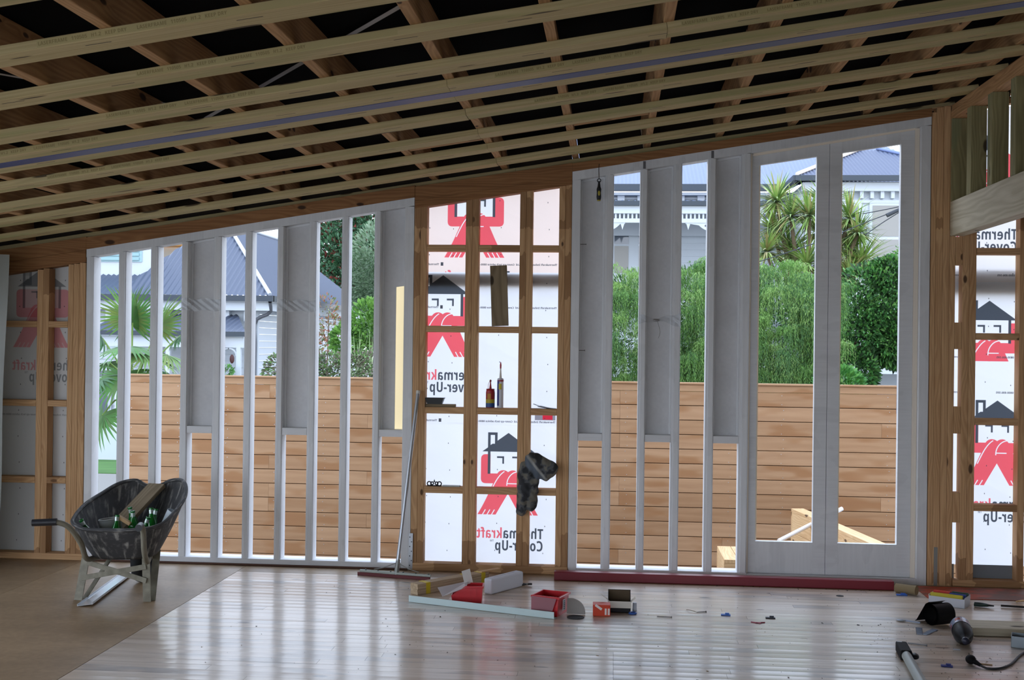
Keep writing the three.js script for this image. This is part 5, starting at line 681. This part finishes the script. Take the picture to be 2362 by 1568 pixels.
{ const strip = (x, z, ry, n, label) => { const t = thing('nail_strip', label, 'strip', [x, 0, z], ry); t.scale.set(1.5, 1, 1.3); mesh('plastic_band', box([-0.055, 0.055], [0.001, 0.003], [-0.01, 0.01]), M.plain('#b9c2d2', 0.4), t); for (let i = 0; i < n; i++) mesh('nail', cylAB(V(-0.05 + i * 0.1 / (n - 1), 0.004, -0.014), V(-0.05 + i * 0.1 / (n - 1), 0.004, 0.014), 0.0016, 0.0016, 5), M.plain('#7c8494', 0.4, 0.6), t); };
  strip(1.745, 1.33, 1.35, 9, 'collated nail strip bent towards the black plastic roll'); strip(1.8, 1.345, 0.95, 10, 'collated nail strip lying nearest the drink bottle');
  const t = thing('putty_knife', 'small grey scraper beside the nail strips', 'scraper', [1.72, 0.004, 1.1], -0.4); mesh('blade', (() => new THREE.SphereGeometry(0.03, 14, 8).scale(1, 0.12, 0.7).translate(-0.02, 0.003, 0))(), M.plain('#6c6f76', 0.4, 0.5), t); mesh('handle', cylAB(V(0.005, 0.004, 0), V(0.09, 0.004, 0.02), 0.006, 0.005, 8), M.plain('#9aa2b4', 0.5), t); }
{ const nail = (x, z, ry, L, lab, col = '#6b6662') => { const t = thing('floor_nail', lab, 'nail', [x, 0.004, z], ry); mesh('shank', cylAB(V(-L / 2, 0, 0), V(L / 2, 0, 0), 0.0026, 0.0026, 6), M.plain(col, 0.45, 0.6), t); mesh('nail_head', cylAB(V(L / 2, 0, 0), V(L / 2 + 0.003, 0, 0), 0.0062, 0.0062, 8), M.plain(col, 0.45, 0.6), t); };
  nail(0.318, 1.19, -0.08, 0.085, 'dark nail lying alone in front of the red bar'); nail(0.545, 1.035, 0.35, 0.06, 'bent nail with wire lying near the blue clip'); nail(1.655, 1.64, -0.4, 0.095, 'long shiny coach screw beside the grey pole', '#8d949c');
  tag(mesh('tie_wire', tube([V(0.46, 0.004, 0.985), V(0.49, 0.01, 1.03), V(0.52, 0.004, 1.05)], 0.002, 10, 5), M.plain('#8a7a62', 0.6)), 'thin curl of wire near the bent nail', 'wire');
  const clip = (x, z, ry, col, lab, s = 1) => { const t = thing('plastic_clip', lab, 'clip', [x, 0.0, z], ry); mesh('plate', box([-0.028 * s, 0.028 * s], [0.001, 0.007], [-0.013, 0.013]), M.plain(col, 0.5), t); mesh('tab', box([-0.004, 0.02 * s], [0.007, 0.014], [-0.011, 0.0]), M.plain(col, 0.5), t); };
  clip(0.686, 1.085, -0.1, '#3f6fc0', 'light blue plastic clip in front of the doors'); clip(0.942, 1.126, -0.06, '#20242e', 'black plastic clip in front of the doors'); clip(1.695, 2.061, -0.2, '#2c3a8c', 'dark blue plastic clip near the power plug'); clip(1.882, 0.353, -0.1, '#2f62b8', 'blue plastic clip beside the round post offcut', 1.2);
  const p = thing('plastic_wedge', 'thin pink plastic wedge pieces on the floor', 'wedge', [0.855, 0, 1.255], 0.1); for (const [a, b] of [[-0.5, -0.012], [0.25, 0.012]]) mesh('strip', box([-0.03, 0.03], [0.001, 0.006], [-0.003, 0.003]).rotateY(a).translate(b, 0, 0), M.plain('#a8485c', 0.5), p); }
tag(mesh('paper_scrap', box([-0.018, 0.018], [0.001, 0.002], [-0.01, 0.01]).rotateY(-0.2).translate(1.84, 0, 1.72), M.plain('#c9cdd6', 0.7)), 'small white paper scrap near the drink bottle', 'scrap');
tag(mesh('orange_board', barBox([2.03, 4.2], [0.0005, 0.004], [0.05, 0.42], 0.0008), STD({ map: tex(256, 256, (u, v) => mix3([176, 66, 34], [112, 62, 40], sm(0.4, 0.7, fbm(u * 5, v * 9, 5, 9, 1301, 4))), 0.8, 0.8), roughness: 0.6 })), 'thin orange-red sheet lying along the foot of right framing', 'sheet');
{ const t = thing('hand_pliers', 'dark green handled pliers next to the packer box', 'pliers', [2.33, 0.014, 0.64], -0.35); for (const s of [-1, 1]) { mesh('handle', tube([V(-0.075, 0, s * 0.022), V(-0.03, 0, s * 0.02), V(0, 0, s * 0.004)], 0.009, 12, 8), M.plain('#1f3a33', 0.5), t); mesh('jaw', cylAB(V(0, 0, s * 0.004), V(0.04, 0, s * 0.002), 0.007, 0.004, 8), M.plain('#2c2d30', 0.4, 0.5), t); } mesh('pivot', new THREE.CylinderGeometry(0.011, 0.011, 0.014, 10), M.plain('#2c2d30', 0.4, 0.5), t); }
tag(mesh('steel_rod', cylAB(V(2.42, 0.01, 0.62), V(2.66, 0.01, 0.66), 0.007, 0.006, 8), M.plain('#2c2a2a', 0.5, 0.4)), 'thin dark rod lying right of the pliers', 'rod');
tag(mesh('wood_curl', tube([V(2.56, 0.006, 0.47), V(2.6, 0.02, 0.5), V(2.63, 0.012, 0.56), V(2.67, 0.006, 0.62)], 0.005, 16, 6), M.pine), 'pale curled wood shaving beside the dark rod', 'shaving');
{ const t = thing('green_chisel', 'green handled chisel lying right of the wood shaving', 'chisel', [2.74, 0.014, 0.73]); mesh('grip', cylAB(V(-0.08, 0, 0.01), V(0.04, 0, 0), 0.013, 0.012, 12), M.plain('#1f4a3f', 0.5), t); mesh('blade', box([0.04, 0.16], [-0.003, 0.003], [-0.008, 0.008]), M.dirtysteel, t); }
{ // sawdust, splinters and grit
  const gs = []; const bits = [[0.3, 2.0, 1.6, 0.9, 200], [1.75, 1.7, 0.35, 0.6, 170], [0.2, 0.6, 1.8, 0.3, 70], [-1.4, 1.6, 0.9, 1.0, 60], [1.0, 0.235, 0.9, 0.03, 50]]; for (const [x, z, w, d, n] of bits) for (let i = 0; i < n; i++) { const s = rr(0.001, 0.0032) * (rnd() < 0.06 ? 2 : 1), g = new THREE.TetrahedronGeometry(s); g.scale(rr(1, 3.2), 0.6, 1); g.rotateY(rr(0, 6.28)); g.translate(x + rr(-w, w), s * 0.25, z + rr(-d, d)); const k = pick([[0.05, 0.045, 0.04], [0.1, 0.08, 0.06], [0.35, 0.25, 0.14], [0.03, 0.03, 0.035]]); gs.push(paint(g, ...k)); }
  const m = mesh('floor_debris', merge(gs), STD({ vertexColors: true, roughness: 0.9 })); tag(m, 'scattered sawdust, splinters and grit on the floorboards', 'debris', null, 'stuff');
}

// ---------------------------------------------------------------- things kept on the nogs and hung on the framing
{
  const t = thing('glue_bottle', 'red glue bottle with rainbow label standing on a nog', 'bottle', [-0.856, 1.1475, -0.045]);
  mesh('body', lathe([[0, 0], [0.029, 0.0], [0.0315, 0.004], [0.0315, 0.112], [0.0295, 0.118], [0.0295, 0.132], [0.012, 0.134], [0, 0.134]], 24), M.plain('#b0202a', 0.4), t); for (const [y0, y1, c] of [[0.004, 0.033, '#27508e'], [0.033, 0.06, '#b9a51c'], [0.06, 0.105, '#a52a26']]) mesh('label_band', lathe([[0.0319, y0], [0.0319, y1]], 24), M.plain(c, 0.5), t); mesh('label_patch', box([-0.018, 0.006], [0.062, 0.1], [0.0285, 0.0325]), M.plain('#c98a2a', 0.5), t);
  mesh('nozzle', lathe([[0.009, 0.134], [0.007, 0.15], [0.0045, 0.17], [0.0045, 0.182]], 12), M.plain('#b0202a', 0.4), t); mesh('nozzle_cap', at(new THREE.SphereGeometry(0.0075, 10, 8).scale(1, 1.2, 1), 0, 0.188, 0), M.plain('#8e1a24', 0.4), t); mesh('cap_strap', tube([V(-0.016, 0.134, 0), V(-0.014, 0.165, 0), V(-0.004, 0.19, 0)], 0.0015, 10, 5), M.plain('#b0202a', 0.4), t);
}
{
  const t = thing('sealant_cartridge', 'white sealant cartridge with red-capped nozzle standing on a nog', 'cartridge', [-0.786, 1.1475, -0.045]);
  mesh('tube', lathe([[0, 0], [0.0225, 0], [0.0225, 0.2], [0.0205, 0.206], [0.009, 0.21]], 24), M.plain('#d9dbe2', 0.45), t); mesh('blue_band', new THREE.CylinderGeometry(0.0228, 0.0228, 0.18, 24, 1, true, Math.PI * 1.5, Math.PI * 0.42).translate(0, 0.105, 0), M.plain('#27307e', 0.45), t); mesh('red_band', lathe([[0.0229, 0.185], [0.0229, 0.196]], 24), M.plain('#a52a3c', 0.45), t); mesh('yellow_mark', new THREE.CylinderGeometry(0.0229, 0.0229, 0.04, 12, 1, true, -0.45, 0.9).translate(0, 0.15, 0), M.plain('#d6c31e', 0.45), t);
  mesh('nozzle', lathe([[0.009, 0.21], [0.0065, 0.24], [0.0045, 0.285]], 12), M.plain('#d6d2c4', 0.5), t); mesh('nozzle_cap', lathe([[0, 0.322], [0.003, 0.32], [0.0062, 0.3], [0.0055, 0.276], [0.004, 0.276]], 12), M.plain('#b3222e', 0.4), t);
}
{ const t = thing('black_tray', 'small black plastic tray on the nog above squeegee pole', 'tray', [-1.248, 1.168, -0.045]); mesh('shell', slab([[-0.05, 0], [0.05, 0], [0.066, 0.042], [-0.066, 0.042]], -0.035, 0.035), M.plain('#16171a', 0.5), t); mesh('rim', tb(t, 'rim_edge', [-0.068, 0.068], [0.0385, 0.043], [-0.037, 0.037], M.plain('#16171a', 0.5)).geometry, M.plain('#16171a', 0.5), t); t.remove(t.children[1]); tag(mesh('wood_strip', barBox([-1.31, -1.1], [1.1475, 1.1675], [-0.06, -0.015]), M.oldwood), 'thin wooden strip under the black tray', 'strip'); }
{ const t = thing('leaflets', 'dark folded leaflets lying on a nog near hanging clothes', 'leaflets', [-0.478, 1.1475, -0.05]); const sheetG = (dx, lift, w) => { const pos = [], idx = []; for (let i = 0; i <= 8; i++) { const u = i / 8, x = -w / 2 + u * w + dx, y = 0.002 + lift * Math.pow(1 - u, 2); for (const z of [-0.035, 0.045]) pos.push(x, y, z); if (i) { const k = 2 * i; idx.push(k - 2, k - 1, k, k - 1, k + 1, k); } } return bufGeo(pos, idx); }; mesh('sheet', sheetG(0, 0.03, 0.15), M.plain('#3a4048', 0.5), t); mesh('sheet', sheetG(0.015, 0.012, 0.12), M.plain('#7c858e', 0.5), t); mesh('sheet', sheetG(0.03, 0.02, 0.11).rotateY(0.1), M.plain('#9aa2a8', 0.5), t); }
{ const t = thing('iron_ornament', 'small black wrought-iron scroll ornament on the lower nog', 'ornament', [-1.243, 0.589, -0.03]), m = M.plain('#202226', 0.6, 0.3); for (const [x, y, r] of [[-0.036, 0.018, 0.014], [0.036, 0.018, 0.014], [-0.016, 0.02, 0.01], [0.016, 0.02, 0.01]]) mesh('scroll', new THREE.TorusGeometry(r, 0.004, 6, 18).translate(x, y, 0), m, t); mesh('finial', at(new THREE.ConeGeometry(0.007, 0.022, 8), 0, 0.04, 0), m, t); mesh('bar', cylAB(V(-0.05, 0.004, 0), V(0.05, 0.004, 0), 0.004, 0.004, 6), m, t); }
tag(mesh('metal_ruler', barBox([-1.185, -1.06], [0.5895, 0.598], [-0.05, -0.01], 0.001), M.dirtysteel), 'short grey metal bar on the nog beside iron ornament', 'bar');
tag(mesh('board_offcut', (() => { const g = bar(0.425, 0.118, 0.02, 0.002); g.rotateZ(Math.PI / 2 + 0.045); g.rotateX(-0.04); return g.translate(-0.802, 1.934, -0.05); })(), M.oldwood), 'dark board offcut leaning upright in the middle bay', 'offcut');
{ const t = thing('hanging_screwdriver', 'black and yellow screwdriver hanging on a cord above the first panel', 'screwdriver', [-0.115, 2.85, 0.02]), k = M.plain('#1b1c20', 0.5); mesh('cord', tube([V(0.002, 0, 0), V(0.0, -0.04, 0), V(0.003, -0.1, 0)], 0.0025, 10, 5), M.plain('#3b2f24', 0.9), t); mesh('loop', new THREE.TorusGeometry(0.012, 0.003, 6, 16).translate(0.003, -0.115, 0), k, t); mesh('neck', cylAB(V(0.003, -0.12, 0), V(0.003, -0.16, 0), 0.006, 0.011, 10), k, t); mesh('grip', lathe([[0, -0.09], [0.013, -0.088], [0.0165, -0.07], [0.0145, -0.04], [0.0165, -0.015], [0.011, 0]], 16).translate(0.003, -0.16, 0), k, t); mesh('yellow_inlay', at(new THREE.SphereGeometry(0.012, 12, 8).scale(0.7, 1.6, 0.5), 0.004, -0.205, 0.013), M.plain('#b9a83a', 0.5), t); mesh('end_cap', cylAB(V(0.003, -0.25, 0), V(0.003, -0.256, 0), 0.013, 0.012, 14), M.plain('#b9a83a', 0.5), t); }
{ // folded dark patterned work clothes hung on the studs
  const fn = (x, y, z) => { const p = [x, y, z * 1.35]; let d = capsule(p, [-0.545, 0.79, 0.04], [-0.42, 0.735, 0.05], 0.058, 0.052); d = smin(d, capsule(p, [-0.5, 0.735, 0.045], [-0.455, 0.7, 0.05], 0.06, 0.05), 0.02); d = smin(d, capsule(p, [-0.6, 0.74, 0.03], [-0.6, 0.69, 0.035], 0.04, 0.05), 0.02); d = smin(d, capsule(p, [-0.595, 0.68, 0.04], [-0.622, 0.44, 0.045], 0.05, 0.036), 0.018); d = smin(d, capsule(p, [-0.55, 0.66, 0.03], [-0.555, 0.48, 0.035], 0.048, 0.042), 0.012); const a = 0.003 * Math.sin(x * 110 + y * 50 + 3 * Math.sin(y * 22)) + 0.002 * Math.sin(y * 70 - x * 40) + 0.007 * (fbm(x * 14 + 30, y * 14 + 30, 300, 300, 41, 3) - 0.5); return d + a; };
  const g = blob(fn, [-0.53, 0.62, 0.04], 0.29, 112); const p = g.attributes.position, col = new Float32Array(p.count * 3); for (let i = 0; i < p.count; i++) { const x = p.getX(i), y = p.getY(i), z = p.getZ(i), n = fbm(x * 22 + 60, y * 26 + z * 20 + 60, 900, 900, 77, 3), m = fbm(x * 60 + 60, y * 20 + 60, 900, 900, 79, 2); let c = n > 0.56 ? [0.15, 0.14, 0.115] : n > 0.45 ? [0.08, 0.085, 0.09] : [0.028, 0.03, 0.034]; const b = (x + 0.51) * 0.75 + (y - 0.735) * 0.62; if (y > 0.66 && b < 0.0 && x > -0.6) c = mix3(c, [0.09, 0.11, 0.135], 1 - sm(0.045, 0.055, -b)); if (y > 0.66) c = mix3(c, [0.32, 0.32, 0.3], 0.9 * (1 - sm(0.004, 0.012, Math.abs(b)))); const k = 0.8 + 0.5 * m; col.set(c.map((q) => q * k), i * 3); } g.setAttribute('color', new THREE.BufferAttribute(col, 3));
  tag(mesh('work_clothes', g, STD({ vertexColors: true, roughness: 0.85 })), 'dark camouflage work clothes hung over the middle studs', 'clothes');
}
function film(name, label, x0, x1, yc, h, pinch) { // clear stretch film round the mullions
  const nx = 24, ny = 6, pos = [], idx = []; for (let j = 0; j <= ny; j++) for (let i = 0; i <= nx; i++) { const u = i / nx, v = j / ny - 0.5, k = pinch ? 0.16 + 0.84 * Math.pow(Math.abs(u - 0.42) / 0.58, 1.2) : 1; pos.push(x0 + (x1 - x0) * u, yc + v * h * k + 0.006 * Math.sin(u * 13 + j), 0.008 + 0.003 * Math.sin(u * 30 + j * 2) + (pinch ? -0.012 * Math.exp(-Math.pow((u - 0.42) / 0.2, 2)) : 0)); } for (let j = 0; j < ny; j++) for (let i = 0; i < nx; i++) { const a = j * (nx + 1) + i; idx.push(a, a + 1, a + nx + 1, a + 1, a + nx + 2, a + nx + 1); }
  const t = thing(name, label, 'film'); mesh('band', bufGeo(pos, idx), PHY({ color: '#f2f4f6', roughness: 0.12, transmission: 0.92, thickness: 0 }), t); return t;
}
film('stretch_film', 'wide clear film band round the bay next to the palm', -3.085, -2.79, 1.848, 0.085); film('stretch_film', 'wide clear film band round the bay beside flowering tree', -2.385, -2.102, 1.848, 0.08);
{ const t = film('stretch_film', 'knotted clear film tied across the centre bay of right window', 0.17, 0.462, 1.777, 0.1, true); mesh('knot', at(new THREE.SphereGeometry(0.012, 10, 8).scale(2, 0.8, 0.8), 0.293, 1.773, 0.004), M.plain('#8d8a88', 0.4), t); mesh('tail', tube([V(0.3, 1.77, 0.004), V(0.315, 1.72, 0.003), V(0.32, 1.69, 0.006), V(0.31, 1.65, 0.004)], 0.002, 14, 5), M.plain('#9a9896', 0.4), t); }

renderer.render(scene, camera);
